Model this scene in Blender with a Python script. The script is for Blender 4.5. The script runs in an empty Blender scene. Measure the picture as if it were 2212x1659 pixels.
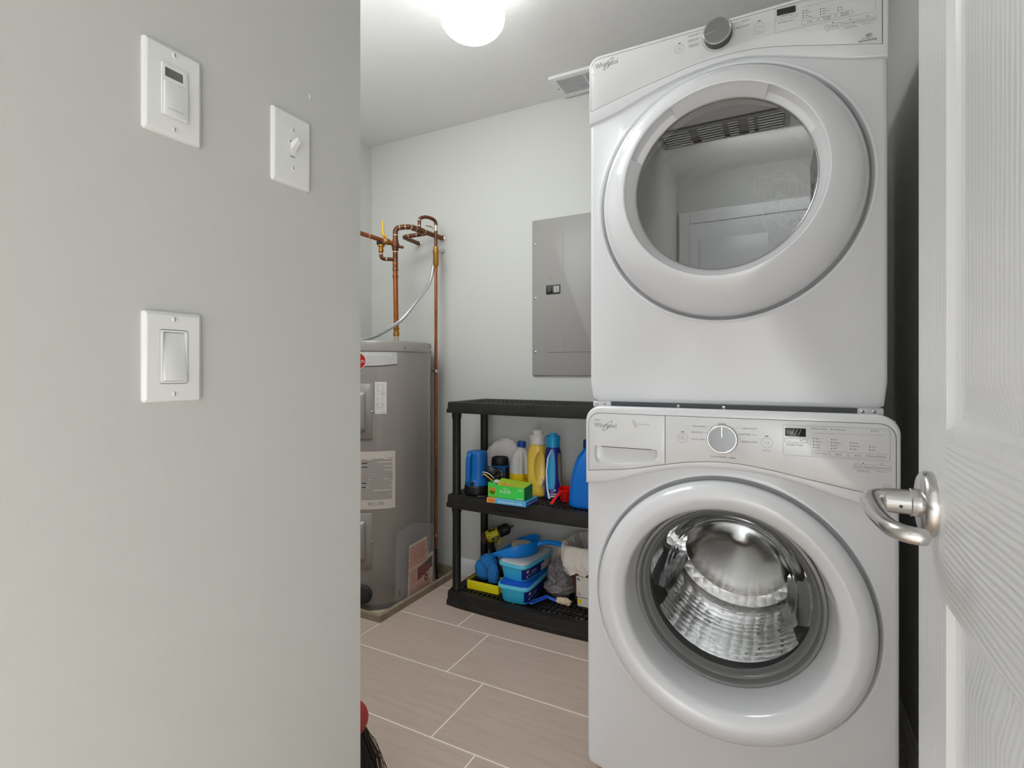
import bpy, bmesh, math, random
from mathutils import Vector, Matrix, noise

S = bpy.context.scene
C = S.collection
R = math.radians
PI = math.pi

# ------------------------------------------------------------------ camera, world, lights, exposure
cam = bpy.data.cameras.new('camera')
camo = bpy.data.objects.new('camera', cam); C.objects.link(camo)
camo.location = (0, 0, 1.09)
camo.rotation_euler = (R(90), 0, R(27.67))
cam.sensor_fit = 'HORIZONTAL'; cam.sensor_width = 36.0
cam.lens = 36.0 * 1133.0 / 2212.0
cam.shift_x = 0.0; cam.shift_y = -27.5 / 2212.0
cam.clip_start = 0.01
S.camera = camo

S.view_settings.view_transform = 'Standard'
S.view_settings.look = 'None'
S.view_settings.gamma = 1.0
S.view_settings.use_curve_mapping = False
S.view_settings.exposure = -0.05

W = bpy.data.worlds.new('daylight'); S.world = W
W.use_nodes = True
W.node_tree.nodes['Background'].inputs[0].default_value = (1.0, 0.99, 0.97, 1)
W.node_tree.nodes['Background'].inputs[1].default_value = 1.6

def area(name, loc, target, sx, sy, power, col=(1, 1, 1)):
    l = bpy.data.lights.new(name, 'AREA'); l.shape = 'RECTANGLE'; l.size = sx; l.size_y = sy
    l.energy = power; l.color = col
    o = bpy.data.objects.new(name, l); C.objects.link(o); o.location = loc
    o.rotation_euler = (Vector(target) - Vector(loc)).to_track_quat('-Z', 'Y').to_euler()
    return o
COOL = (0.925, 0.968, 1.0)
BOUNCE = area('bounced_flash', (0.28, -0.24, 0.95), (0.28, -0.98, 0.25), 0.6, 0.4, 40.0, COOL)
LEFT_BOUNCE = area('bounced_flash_left', (-0.35, -0.24, 1.30), (-0.45, -0.98, 1.0), 0.5, 0.4, 3.0, COOL)
HIGH_BOUNCE = area('bounced_flash_high', (0.0, -0.36, 2.28), (-0.05, -0.98, 2.0), 0.7, 0.15, 6.0, COOL)
CEILING_BOUNCE = area('ceiling_bounced_flash', (-1.25, 0.95, 1.90), (-1.55, 1.45, 2.42), 0.4, 0.4, 4.6, COOL)
ROOM_FILL = area('added_ceiling_fill', (-1.35, 1.02, 2.41), (-1.35, 1.06, 0.0), 0.8, 0.5, 13.5, COOL)  # added soft fill pointing down from above the view, not a real fixture
HALL_LAMP = area('hall_lamp_light', (1.3, -0.5, 2.37), (1.0, -0.45, 0.0), 0.6, 0.4, 4.0, COOL)
GLOBE_STRENGTH = 7.5

# ------------------------------------------------------------------ materials
def new_mat(name):
    m = bpy.data.materials.new(name); m.use_nodes = True
    return m, m.node_tree, m.node_tree.nodes['Principled BSDF']

def srgb(r, g, b):
    f = lambda c: (c / 255 / 12.92) if c / 255 <= 0.04045 else ((c / 255 + 0.055) / 1.055) ** 2.4
    return (f(r), f(g), f(b), 1.0)

def mat(name, rgb, rough=0.5, metal=0.0, spec=0.5, coat=0.0, bump=0.0, bscale=100.0, var=0.0, vscale=8.0, stretch=(1, 1, 1), detail=3.0, emit=0.0, dist=0.002):
    m, nt, p = new_mat(name)
    col = srgb(*rgb)
    p.inputs['Base Color'].default_value = col
    p.inputs['Roughness'].default_value = rough
    p.inputs['Metallic'].default_value = metal
    p.inputs['Specular IOR Level'].default_value = spec
    p.inputs['Coat Weight'].default_value = coat
    p.inputs['Coat Roughness'].default_value = 0.08
    if emit:
        p.inputs['Emission Color'].default_value = col
        p.inputs['Emission Strength'].default_value = emit
    if bump or var:
        tc = nt.nodes.new('ShaderNodeTexCoord'); mp = nt.nodes.new('ShaderNodeMapping')
        mp.inputs['Scale'].default_value = stretch
        nt.links.new(tc.outputs['Object'], mp.inputs[0])
    if bump:
        n = nt.nodes.new('ShaderNodeTexNoise'); n.inputs['Scale'].default_value = bscale; n.inputs['Detail'].default_value = detail
        nt.links.new(mp.outputs[0], n.inputs['Vector'])
        b = nt.nodes.new('ShaderNodeBump'); b.inputs['Strength'].default_value = bump; b.inputs['Distance'].default_value = dist
        nt.links.new(n.outputs[0], b.inputs['Height']); nt.links.new(b.outputs[0], p.inputs['Normal'])
    if var:
        n2 = nt.nodes.new('ShaderNodeTexNoise'); n2.inputs['Scale'].default_value = vscale; n2.inputs['Detail'].default_value = 5
        nt.links.new(mp.outputs[0], n2.inputs['Vector'])
        r = nt.nodes.new('ShaderNodeMapRange'); r.inputs['From Min'].default_value = 0.3; r.inputs['From Max'].default_value = 0.7
        r.inputs['To Min'].default_value = 1 - var; r.inputs['To Max'].default_value = 1 + var
        nt.links.new(n2.outputs[0], r.inputs[0])
        mx = nt.nodes.new('ShaderNodeMix'); mx.data_type = 'RGBA'; mx.blend_type = 'MULTIPLY'; mx.inputs['Factor'].default_value = 1.0
        mx.inputs['A'].default_value = col
        nt.links.new(r.outputs[0], mx.inputs['B']); nt.links.new(mx.outputs['Result'], p.inputs['Base Color'])
    return m

def glass_mat(name, tint, refl, rough=0.0):
    # thin glazing: clear sheet with a mirror coat, fresnel weighted
    m = bpy.data.materials.new(name); m.use_nodes = True
    nt = m.node_tree; nt.nodes.clear()
    out = nt.nodes.new('ShaderNodeOutputMaterial'); mix = nt.nodes.new('ShaderNodeMixShader')
    tr = nt.nodes.new('ShaderNodeBsdfTransparent'); gl = nt.nodes.new('ShaderNodeBsdfGlossy')
    tr.inputs[0].default_value = (*tint, 1); gl.inputs['Roughness'].default_value = rough
    lw = nt.nodes.new('ShaderNodeLayerWeight'); lw.inputs[0].default_value = 0.25
    mr = nt.nodes.new('ShaderNodeMapRange'); mr.inputs['To Min'].default_value = refl; mr.inputs['To Max'].default_value = 0.95
    nt.links.new(lw.outputs['Facing'], mr.inputs[0])
    pw = nt.nodes.new('ShaderNodeMath'); pw.operation = 'POWER'; pw.inputs[1].default_value = 3.0
    nt.links.new(lw.outputs['Facing'], pw.inputs[0]); nt.links.new(pw.outputs[0], mr.inputs[0])
    nt.links.new(mr.outputs[0], mix.inputs[0]); nt.links.new(tr.outputs[0], mix.inputs[1]); nt.links.new(gl.outputs[0], mix.inputs[2])
    nt.links.new(mix.outputs[0], out.inputs[0])
    return m

def solid_glass(name):
    m, nt, p = new_mat(name)
    p.inputs['Base Color'].default_value = (0.97, 0.975, 0.97, 1); p.inputs['Roughness'].default_value = 0.0
    p.inputs['Transmission Weight'].default_value = 1.0; p.inputs['IOR'].default_value = 1.47
    return m

def film_mat(name, tint, haze, rough=0.15):
    m = bpy.data.materials.new(name); m.use_nodes = True
    nt = m.node_tree; nt.nodes.clear()
    out = nt.nodes.new('ShaderNodeOutputMaterial'); mix = nt.nodes.new('ShaderNodeMixShader'); mix.inputs[0].default_value = haze
    tr = nt.nodes.new('ShaderNodeBsdfTransparent'); p = nt.nodes.new('ShaderNodeBsdfPrincipled')
    tr.inputs[0].default_value = (*tint, 1); p.inputs['Base Color'].default_value = (0.75, 0.76, 0.77, 1); p.inputs['Roughness'].default_value = rough
    n = nt.nodes.new('ShaderNodeTexNoise'); n.inputs['Scale'].default_value = 14; n.inputs['Detail'].default_value = 4
    tc = nt.nodes.new('ShaderNodeTexCoord'); nt.links.new(tc.outputs['Object'], n.inputs['Vector'])
    b = nt.nodes.new('ShaderNodeBump'); b.inputs['Strength'].default_value = 0.6; b.inputs['Distance'].default_value = 0.01
    nt.links.new(n.outputs[0], b.inputs['Height']); nt.links.new(b.outputs[0], p.inputs['Normal'])
    nt.links.new(tr.outputs[0], mix.inputs[1]); nt.links.new(p.outputs[0], mix.inputs[2]); nt.links.new(mix.outputs[0], out.inputs[0])
    return m

def grain_mat(name, rgb, axis):
    # moulded door skin: embossed wood grain running along one axis
    m, nt, p = new_mat(name)
    p.inputs['Base Color'].default_value = srgb(*rgb); p.inputs['Roughness'].default_value = 0.32
    tc = nt.nodes.new('ShaderNodeTexCoord'); mp = nt.nodes.new('ShaderNodeMapping')
    mp.inputs['Scale'].default_value = (1, 1, 0.11) if axis == 'z' else (1, 0.11, 1)
    nt.links.new(tc.outputs['Object'], mp.inputs[0])
    w = nt.nodes.new('ShaderNodeTexWave'); w.bands_direction = 'Y' if axis == 'z' else 'Z'
    w.inputs['Scale'].default_value = 34 if axis == 'z' else 46; w.inputs['Distortion'].default_value = 5.0; w.inputs['Detail'].default_value = 2.5; w.inputs['Detail Scale'].default_value = 1.2
    nt.links.new(mp.outputs[0], w.inputs['Vector'])
    n = nt.nodes.new('ShaderNodeTexNoise'); n.inputs['Scale'].default_value = 9; nt.links.new(mp.outputs[0], n.inputs['Vector'])
    mu = nt.nodes.new('ShaderNodeMath'); mu.operation = 'MULTIPLY'
    nt.links.new(w.outputs['Fac'], mu.inputs[0]); nt.links.new(n.outputs[0], mu.inputs[1])
    b = nt.nodes.new('ShaderNodeBump'); b.inputs['Strength'].default_value = 0.35 if axis == 'z' else 0.75; b.inputs['Distance'].default_value = 0.0012 if axis == 'z' else 0.0016
    nt.links.new(mu.outputs[0], b.inputs['Height']); nt.links.new(b.outputs[0], p.inputs['Normal'])
    return m

def steel_holes_mat(name):
    m, nt, p = new_mat(name)
    p.inputs['Metallic'].default_value = 1.0; p.inputs['Roughness'].default_value = 0.22
    tc = nt.nodes.new('ShaderNodeTexCoord'); v = nt.nodes.new('ShaderNodeTexVoronoi'); v.inputs['Scale'].default_value = 34; v.inputs['Randomness'].default_value = 0.25
    nt.links.new(tc.outputs['Object'], v.inputs['Vector'])
    r = nt.nodes.new('ShaderNodeValToRGB'); r.color_ramp.elements[0].position = 0.12; r.color_ramp.elements[1].position = 0.16
    r.color_ramp.elements[0].color = (0.02, 0.02, 0.02, 1); r.color_ramp.elements[1].color = (0.8, 0.8, 0.8, 1)
    nt.links.new(v.outputs['Distance'], r.inputs[0]); nt.links.new(r.outputs[0], p.inputs['Base Color'])
    b = nt.nodes.new('ShaderNodeBump'); b.inputs['Strength'].default_value = 0.5; b.inputs['Distance'].default_value = 0.004
    nt.links.new(v.outputs['Distance'], b.inputs['Height']); nt.links.new(b.outputs[0], p.inputs['Normal'])
    return m

def tile_mat():
    m, nt, p = new_mat('taupe_tile')
    p.inputs['Roughness'].default_value = 0.5
    tc = nt.nodes.new('ShaderNodeTexCoord'); mp = nt.nodes.new('ShaderNodeMapping'); mp.inputs['Scale'].default_value = (2.0, 26, 1)
    nt.links.new(tc.outputs['Object'], mp.inputs[0])
    n = nt.nodes.new('ShaderNodeTexNoise'); n.inputs['Scale'].default_value = 2.2; n.inputs['Detail'].default_value = 7; n.inputs['Roughness'].default_value = 0.65
    nt.links.new(mp.outputs[0], n.inputs['Vector'])
    r = nt.nodes.new('ShaderNodeValToRGB'); r.color_ramp.elements[0].position = 0.25; r.color_ramp.elements[1].position = 0.78
    r.color_ramp.elements[0].color = srgb(188, 166, 151); r.color_ramp.elements[1].color = srgb(207, 188, 174)
    nt.links.new(n.outputs[0], r.inputs[0]); nt.links.new(r.outputs[0], p.inputs['Base Color'])
    b = nt.nodes.new('ShaderNodeBump'); b.inputs['Strength'].default_value = 0.08; b.inputs['Distance'].default_value = 0.001
    nt.links.new(n.outputs[0], b.inputs['Height']); nt.links.new(b.outputs[0], p.inputs['Normal'])
    return m

M = dict(
    wall=mat('wall_paint', (208, 208, 203), 0.6, bump=0.12, bscale=160, dist=0.0015),
    ceiling=mat('ceiling_paint', (232, 230, 227), 0.85, bump=0.6, bscale=210, detail=4, dist=0.003),
    trim=mat('white_trim', (230, 230, 230), 0.3),
    plate=mat('white_plate', (238, 238, 236), 0.28),
    slot=mat('dark_slot', (70, 70, 70), 0.6),
    lcdgrey=mat('grey_display', (112, 112, 108), 0.15),
    lcddark=mat('dark_display', (52, 52, 52), 0.12),
    white=mat('white_enamel', (231, 231, 233), 0.16, coat=0.4),
    panel=mat('white_console', (226, 226, 226), 0.10, coat=0.5),
    seam=mat('dark_seam', (52, 52, 52), 0.6),
    greyline=mat('grey_print', (140, 140, 140), 0.5),
    ink=mat('dark_print', (96, 96, 96), 0.5),
    black=mat('black_print', (40, 40, 40), 0.5),
    logo=mat('silver_print', (165, 165, 165), 0.35),
    orange_ink=mat('tan_print', (196, 160, 110), 0.5),
    chrome=mat('brushed_nickel', (205, 203, 200), 0.24, metal=1.0, bump=0.03, bscale=300),
    mirror=mat('polished_knob', (112, 112, 112), 0.12, metal=1.0),
    knobgrey=mat('grey_knob', (150, 150, 150), 0.3, metal=0.7),
    knobdark=mat('dark_knob_side', (92, 92, 92), 0.35, metal=0.6),
    bezel=mat('grey_bezel', (126, 127, 126), 0.12, coat=0.6),
    gasket=mat('grey_rubber', (98, 100, 102), 0.5),
    steel=steel_holes_mat('perforated_steel'),
    drumsteel=mat('drum_steel', (172, 172, 172), 0.14, metal=1.0),
    dryerdrum=mat('dryer_drum', (124, 125, 126), 0.4),
    dryerback=mat('dryer_back', (118, 119, 120), 0.45),
    grate=mat('light_grille', (235, 235, 235), 0.4),
    washglass=solid_glass('washer_glass'),
    dryglass=glass_mat('dryer_glass', (0.58, 0.585, 0.59), 0.25),
    cabinet=mat('heater_grey', (153, 146, 140), 0.28, coat=0.25, bump=0.03, bscale=30, dist=0.003),
    heaterdark=mat('heater_dark', (110, 106, 103), 0.4),
    label=mat('paper_label', (226, 222, 216), 0.5),
    cream=mat('cream_label', (214, 203, 192), 0.5),
    badge=mat('silver_badge', (196, 194, 194), 0.3),
    red=mat('red_badge', (178, 22, 22), 0.35),
    redink=mat('red_print', (206, 96, 80), 0.5),
    copper=mat('copper', (166, 96, 54), 0.32, metal=0.9, var=0.25, vscale=20),
    copperold=mat('tarnished_copper', (116, 76, 52), 0.42, metal=0.75, var=0.35, vscale=30),
    brass=mat('brass', (180, 130, 62), 0.34, metal=0.9),
    solder=mat('solder_ring', (205, 190, 172), 0.4, metal=0.5),
    yellowlever=mat('yellow_lever', (232, 178, 28), 0.4),
    conduit=mat('galvanized_conduit', (204, 207, 208), 0.35, metal=0.7),
    darkpipe=mat('dark_fitting', (44, 32, 24), 0.5),
    curb=mat('raw_curb', (150, 136, 116), 0.8, bump=0.4, bscale=40, var=0.15, vscale=20),
    slab=mat('raw_slab', (196, 176, 150), 0.9, bump=0.4, bscale=50, var=0.1, vscale=10),
    grout=mat('light_grout', (243, 233, 222), 0.9),
    tile=tile_mat(),
    breaker=mat('grey_panel', (157, 154, 150), 0.4),
    shelfblack=mat('black_plastic', (20, 18, 17), 0.42, bump=0.05, bscale=60),
    dusty=mat('dusty_black_plastic', (26, 24, 22), 0.55, var=0.5, vscale=14),
    film=film_mat('clear_poly_bag', (0.95, 0.955, 0.96), 0.17),
    paperbuff=mat('buff_paper', (252, 228, 204), 0.7),
    glass_lamp=mat('opal_glass', (246, 250, 252), 0.2, emit=GLOBE_STRENGTH),
    doorz=grain_mat('door_grain_upright', (222, 222, 222), 'z'),
    doory=grain_mat('door_grain_level', (222, 222, 222), 'y'),
    blue=mat('blue_plastic', (14, 104, 186), 0.35),
    bluejug=mat('deep_blue_plastic', (0, 112, 208), 0.2, coat=0.3),
    navy=mat('navy_label', (20, 38, 128), 0.3),
    cyan=mat('cyan_plastic', (20, 160, 220), 0.3),
    skyblue=mat('sky_blue_plastic', (62, 198, 240), 0.35),
    tubblue=mat('tub_rim_blue', (96, 204, 234), 0.25),
    royal=mat('royal_blue', (32, 90, 205), 0.3),
    panblue=mat('dustpan_blue', (0, 142, 240), 0.35),
    yellow=mat('yellow_plastic', (255, 214, 84), 0.28, coat=0.3),
    yellowlabel=mat('yellow_label', (246, 206, 20), 0.4),
    traysy=mat('yellow_tray', (236, 220, 20), 0.4),
    lime=mat('lime_plastic', (214, 202, 20), 0.4),
    milky=mat('milky_plastic', (222, 220, 218), 0.35),
    whitecap=mat('white_cap', (232, 226, 220), 0.35),
    bluecap=mat('blue_cap', (16, 76, 170), 0.4),
    blackpl=mat('black_rubber', (22, 20, 19), 0.45),
    brownpl=mat('dark_brown_plastic', (70, 46, 28), 0.4),
    cannish=mat('brown_can', (82, 58, 36), 0.4),
    redpl=mat('red_plastic', (228, 14, 14), 0.3),
    redbroom=mat('red_broom_cap', (178, 58, 52), 0.5),
    green=mat('green_card', (72, 218, 84), 0.4),
    greendark=mat('green_card_side', (24, 132, 62), 0.4),
    limeflap=mat('lime_flap', (160, 196, 40), 0.5),
    orange=mat('orange_card', (250, 152, 60), 0.5),
    orangered=mat('orange_print', (248, 104, 70), 0.5),
    carton=mat('blue_card', (84, 184, 236), 0.45),
    cartonlight=mat('pale_blue_card', (120, 186, 216), 0.45),
    darkgreen=mat('olive_print', (70, 120, 20), 0.5),
    whiteink=mat('white_print', (240, 240, 238), 0.5),
    bagwhite=mat('white_poly', (228, 222, 220), 0.4, bump=0.25, bscale=22, dist=0.01),
    liner=mat('bin_liner', (240, 232, 222), 0.4, bump=0.4, bscale=26, dist=0.008),
    plush=mat('blue_plush', (40, 132, 212), 0.95, bump=1.0, bscale=260, dist=0.006, var=0.15, vscale=40),
    towel=mat('grey_cloth', (148, 140, 142), 0.95, bump=1.0, bscale=160, dist=0.006, var=0.45, vscale=70),
    creamcl=mat('cream_cloth', (226, 206, 176), 0.9, bump=0.6, bscale=120),
    sponge=mat('cream_puck', (222, 206, 186), 0.8, bump=0.4, bscale=90),
    tagcard=mat('tag_card', (224, 216, 206), 0.5),
    bristle=mat('dark_bristle', (38, 28, 22), 0.6),
    woodstick=mat('broom_stick', (180, 60, 52), 0.5),
)

# ------------------------------------------------------------------ mesh helpers
def wl(o):
    v = Vector((0, 0, 0))
    while o is not None:
        v += o.location; o = o.parent
    return v

def obj(name, bm, m, parent=None, world=True, angle=35, smooth=True):
    """link the bmesh as ONE mesh object; world=True: coordinates are world ones"""
    if parent is not None and world:
        bmesh.ops.translate(bm, verts=bm.verts, vec=-wl(parent))
    bmesh.ops.recalc_face_normals(bm, faces=bm.faces)
    me = bpy.data.meshes.new(name); bm.to_mesh(me); bm.free()
    for k in (m if isinstance(m, (list, tuple)) else [m]): me.materials.append(k)
    if smooth:
        me.polygons.foreach_set('use_smooth', [True] * len(me.polygons))
        me.set_sharp_from_angle(angle=R(angle))
    o = bpy.data.objects.new(name, me); C.objects.link(o)
    o.parent = parent
    return o

def thing(name, label, cat, loc, rotz=0.0, group=None):
    o = bpy.data.objects.new(name, None); C.objects.link(o); o.empty_display_size = 0.05
    o.location = loc; o.rotation_euler = (0, 0, rotz); o['label'] = label; o['category'] = cat
    if group: o['group'] = group
    return o

def tag(o, label, cat, group=None):
    o['label'] = label; o['category'] = cat
    if group: o['group'] = group
    return o

def struct(name, bm, m, label=None, cat=None, **k):
    o = obj(name, bm, m, **k); o['kind'] = 'structure'
    o['label'] = label; o['category'] = cat
    return o

def copy_tree(src, loc):
    c = src.copy(); C.objects.link(c); c.location = loc
    for ch in src.children:
        d = ch.copy(); C.objects.link(d); d.parent = c
        for g in ch.children:
            e = g.copy(); C.objects.link(e); e.parent = d
    return c

nb = bmesh.new

def box(bm, x0, x1, y0, y1, z0, z1, bev=0.0, seg=2):
    vs = [bm.verts.new(p) for p in ((x0, y0, z0), (x1, y0, z0), (x1, y1, z0), (x0, y1, z0), (x0, y0, z1), (x1, y0, z1), (x1, y1, z1), (x0, y1, z1))]
    fs = [bm.faces.new([vs[i] for i in f]) for f in ((3, 2, 1, 0), (4, 5, 6, 7), (0, 1, 5, 4), (1, 2, 6, 5), (2, 3, 7, 6), (3, 0, 4, 7))]
    if bev:
        es = list({e for f in fs for e in f.edges})
        bmesh.ops.bevel(bm, geom=es, offset=bev, segments=seg, profile=0.5, affect='EDGES', clamp_overlap=True)
    return bm

def bx(*a, **k):
    return box(nb(), *a, **k)

def frame_of(d):
    d = Vector(d).normalized()
    up = Vector((0, 0, 1)) if abs(d.z) < 0.95 else Vector((1, 0, 0))
    u = d.cross(up).normalized(); v = u.cross(d).normalized()
    return d, u, v

def loft(bm, rings, closed=True, cap0=False, cap1=False):
    vr = [[bm.verts.new(p) for p in r] for r in rings]
    n = len(rings[0])
    for a, b in zip(vr, vr[1:]):
        for i in range(n if closed else n - 1):
            j = (i + 1) % n
            bm.faces.new((a[i], a[j], b[j], b[i]))
    if cap0: bm.faces.new(list(reversed(vr[0])))
    if cap1: bm.faces.new(vr[-1])
    return vr

def lathe(bm, prof, center, axis=(0, 0, 1), n=40, cap0=False, cap1=False):
    d, u, v = frame_of(axis); c = Vector(center)
    rings = []
    for r, h in prof:
        r = max(r, 1e-5)
        rings.append([c + d * h + (u * math.cos(2 * PI * i / n) + v * math.sin(2 * PI * i / n)) * r for i in range(n)])
    loft(bm, rings, True, cap0, cap1)
    return bm

def smooth_path(pts, k=6):
    P = [Vector(p) for p in pts]
    if len(P) < 3 or k <= 1: return P
    out = []
    for i in range(len(P) - 1):
        p0 = P[max(i - 1, 0)]; p1 = P[i]; p2 = P[i + 1]; p3 = P[min(i + 2, len(P) - 1)]
        for j in range(k):
            t = j / k
            out.append(0.5 * ((2 * p1) + (p2 - p0) * t + (2 * p0 - 5 * p1 + 4 * p2 - p3) * t * t + (3 * p1 - p0 - 3 * p2 + p3) * t ** 3))
    out.append(P[-1])
    return out

def corner_path(pts, rad=0.02, k=5):
    """straight runs joined by rounded elbows"""
    P = [Vector(p) for p in pts]; out = [P[0]]
    for i in range(1, len(P) - 1):
        a = (P[i - 1] - P[i]); b = (P[i + 1] - P[i])
        r = min(rad, a.length * 0.45, b.length * 0.45)
        s = P[i] + a.normalized() * r; e = P[i] + b.normalized() * r
        for j in range(k + 1):
            t = j / k
            out.append((1 - t) ** 2 * s + 2 * t * (1 - t) * P[i] + t * t * e)
    out.append(P[-1])
    return out

def tube(bm, pts, r, n=12, cap=True, flat=1.0):
    P = [Vector(p) for p in pts]
    t0 = (P[1] - P[0]).normalized(); _, u, v = frame_of(t0)
    rings = []
    for i, p in enumerate(P):
        t = (P[min(i + 1, len(P) - 1)] - P[max(i - 1, 0)]).normalized()
        u = (u - t * u.dot(t)).normalized(); v = t.cross(u)
        rr = r[i] if isinstance(r, (list, tuple)) else r
        rings.append([p + (u * math.cos(2 * PI * j / n) + v * math.sin(2 * PI * j / n) * flat) * rr for j in range(n)])
    loft(bm, rings, True, cap, cap)
    return bm

def rod(bm, a, b, r, n=14):
    return tube(bm, [a, b], r, n)

def prism(bm, poly, fr, depth, bev=0.0, seg=2):
    """outline poly of (a,b); fr(a,b)->Vector of the front face; depth vector goes back"""
    F = [bm.verts.new(fr(a, b)) for a, b in poly]; B = [bm.verts.new(fr(a, b) + depth) for a, b in poly]
    n = len(poly)
    f = bm.faces.new(F); bm.faces.new(list(reversed(B)))
    for i in range(n): bm.faces.new((F[i], B[i], B[(i + 1) % n], F[(i + 1) % n]))
    if bev:
        bmesh.ops.bevel(bm, geom=list(f.edges), offset=bev, segments=seg, profile=0.5, affect='EDGES', clamp_overlap=True)
    return bm

def rrect(a0, a1, b0, b1, r, k=5):
    out = []
    for cx, cy, s in ((a1 - r, b1 - r, 0), (a0 + r, b1 - r, 90), (a0 + r, b0 + r, 180), (a1 - r, b0 + r, 270)):
        for j in range(k + 1):
            t = R(s + 90 * j / k); out.append((cx + r * math.cos(t), cy + r * math.sin(t)))
    return out

def ring_line(bm, poly, fr, w):
    """thin closed outline (print) of width w"""
    n = len(poly); P = [Vector((a, b)) for a, b in poly]; o = []; q = []
    for i in range(n):
        t = (P[(i + 1) % n] - P[i - 1]).normalized(); nn = Vector((t.y, -t.x)) * w / 2
        o.append(bm.verts.new(fr(*(P[i] + nn)))); q.append(bm.verts.new(fr(*(P[i] - nn))))
    for i in range(n): bm.faces.new((o[i], o[(i + 1) % n], q[(i + 1) % n], q[i]))

def line(bm, a, b, fr, w):
    a = Vector(a); b = Vector(b); t = (b - a).normalized(); nn = Vector((t.y, -t.x)) * w / 2
    bm.faces.new([bm.verts.new(fr(*p)) for p in (a + nn, b + nn, b - nn, a - nn)])

def quad(bm, a0, a1, b0, b1, fr, n=1):
    for i in range(n):
        s = a0 + (a1 - a0) * i / n; e = a0 + (a1 - a0) * (i + 1) / n
        bm.faces.new([bm.verts.new(fr(*p)) for p in ((s, b0), (e, b0), (e, b1), (s, b1))])

_tc = {}
def glyphs(s, bold=0.0):
    if (s, bold) not in _tc:
        cu = bpy.data.curves.new('t', 'FONT'); cu.body = s; cu.size = 1.0; cu.resolution_u = 2; cu.offset = bold
        o = bpy.data.objects.new('t', cu); C.objects.link(o)
        dg = bpy.context.evaluated_depsgraph_get(); dg.update()
        me = o.evaluated_get(dg).to_mesh()
        V = [(v.co.x, v.co.y) for v in me.vertices]; F = [tuple(p.vertices) for p in me.polygons]
        o.evaluated_get(dg).to_mesh_clear()
        bpy.data.objects.remove(o); bpy.data.curves.remove(cu)
        xs = [v[0] for v in V]; _tc[(s, bold)] = (V, F, min(xs), max(xs))
    return _tc[(s, bold)]

def text(bm, s, a, b, h, fr, align='l', width=None, bold=0.0):
    """print s with cap height h at (a,b) = baseline"""
    V, F, x0, x1 = glyphs(s, bold)
    sc = h / 0.69; sx = sc if width is None else width / (x1 - x0)
    off = {'l': -x0 * sx, 'c': -(x0 + x1) / 2 * sx, 'r': -x1 * sx}[align]
    vs = [bm.verts.new(fr(a + off + x * sx, b + y * sc)) for x, y in V]
    for f in F:
        try: bm.faces.new([vs[i] for i in f])
        except ValueError: pass

def blob(bm, c, rad, amp=0.2, freq=6.0, seed=0, sub=4, flat=None):
    r = bmesh.ops.create_icosphere(bm, subdivisions=sub, radius=1.0)
    for v in r['verts']:
        p = v.co.copy(); q = p * 1.0
        d = noise.fractal(p * freq * 0.3 + Vector((seed * 7.1, seed * 3.3, seed)), 0.6, 2.0, 4)
        p *= 1 + amp * d
        v.co = Vector(c) + Vector((p.x * rad[0], p.y * rad[1], p.z * rad[2]))
        if flat is not None and v.co.z < flat: v.co.z = flat
    return bm

class Body:
    """lofted body of superellipse sections (z, cx, cy, rx, ry, e); mod(theta, z) scales the radius"""
    def __init__(s, secs, n=48, mod=None, rot=0.0):
        s.secs = secs; s.n = n; s.mod = mod; s.rot = rot
    def at(s, z):
        S_ = s.secs
        if z <= S_[0][0]: return S_[0][1:]
        for a, b in zip(S_, S_[1:]):
            if z <= b[0]:
                t = (z - a[0]) / (b[0] - a[0]); return tuple(x + (y - x) * t for x, y in zip(a[1:], b[1:]))
        return S_[-1][1:]
    def pt(s, th, z, off=0.0):
        cx, cy, rx, ry, e = s.at(z)
        c, q = math.cos(th - s.rot), math.sin(th - s.rot)
        k = (abs(c) ** e + abs(q) ** e) ** (-1 / e)
        m = s.mod(th, z) if s.mod else 1.0
        x, y = (rx * m + off) * c * k, (ry * m + off) * q * k
        return Vector((cx + x * math.cos(s.rot) - y * math.sin(s.rot), cy + x * math.sin(s.rot) + y * math.cos(s.rot), z))
    def body(s, bm, extra=0):
        zs = []
        for a, b in zip(s.secs, s.secs[1:]):
            k = max(1, extra) if extra else 1
            zs += [a[0] + (b[0] - a[0]) * j / k for j in range(k)]
        zs.append(s.secs[-1][0])
        loft(bm, [[s.pt(2 * PI * i / s.n, z) for i in range(s.n)] for z in zs], True, True, True)
        return bm
    def patch(s, bm, t0, t1, z0, z1, off=0.0006, n=10, m=8):
        loft(bm, [[s.pt(t0 + (t1 - t0) * i / n, z0 + (z1 - z0) * j / m, off) for i in range(n + 1)] for j in range(m + 1)], False)
        return bm

def dense(secs, k=6):
    """Catmull-Rom densify of section tuples"""
    out = []
    for i in range(len(secs) - 1):
        p0 = secs[max(i - 1, 0)]; p1 = secs[i]; p2 = secs[i + 1]; p3 = secs[min(i + 2, len(secs) - 1)]
        for j in range(k):
            t = j / k
            v = [0.5 * (2 * b + (c - a) * t + (2 * a - 5 * b + 4 * c - d) * t * t + (3 * b - a - 3 * c + d) * t ** 3) for a, b, c, d in zip(p0, p1, p2, p3)]
            v[0] = p1[0] + (p2[0] - p1[0]) * t
            out.append(tuple(v))
    out.append(secs[-1])
    return out

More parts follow.
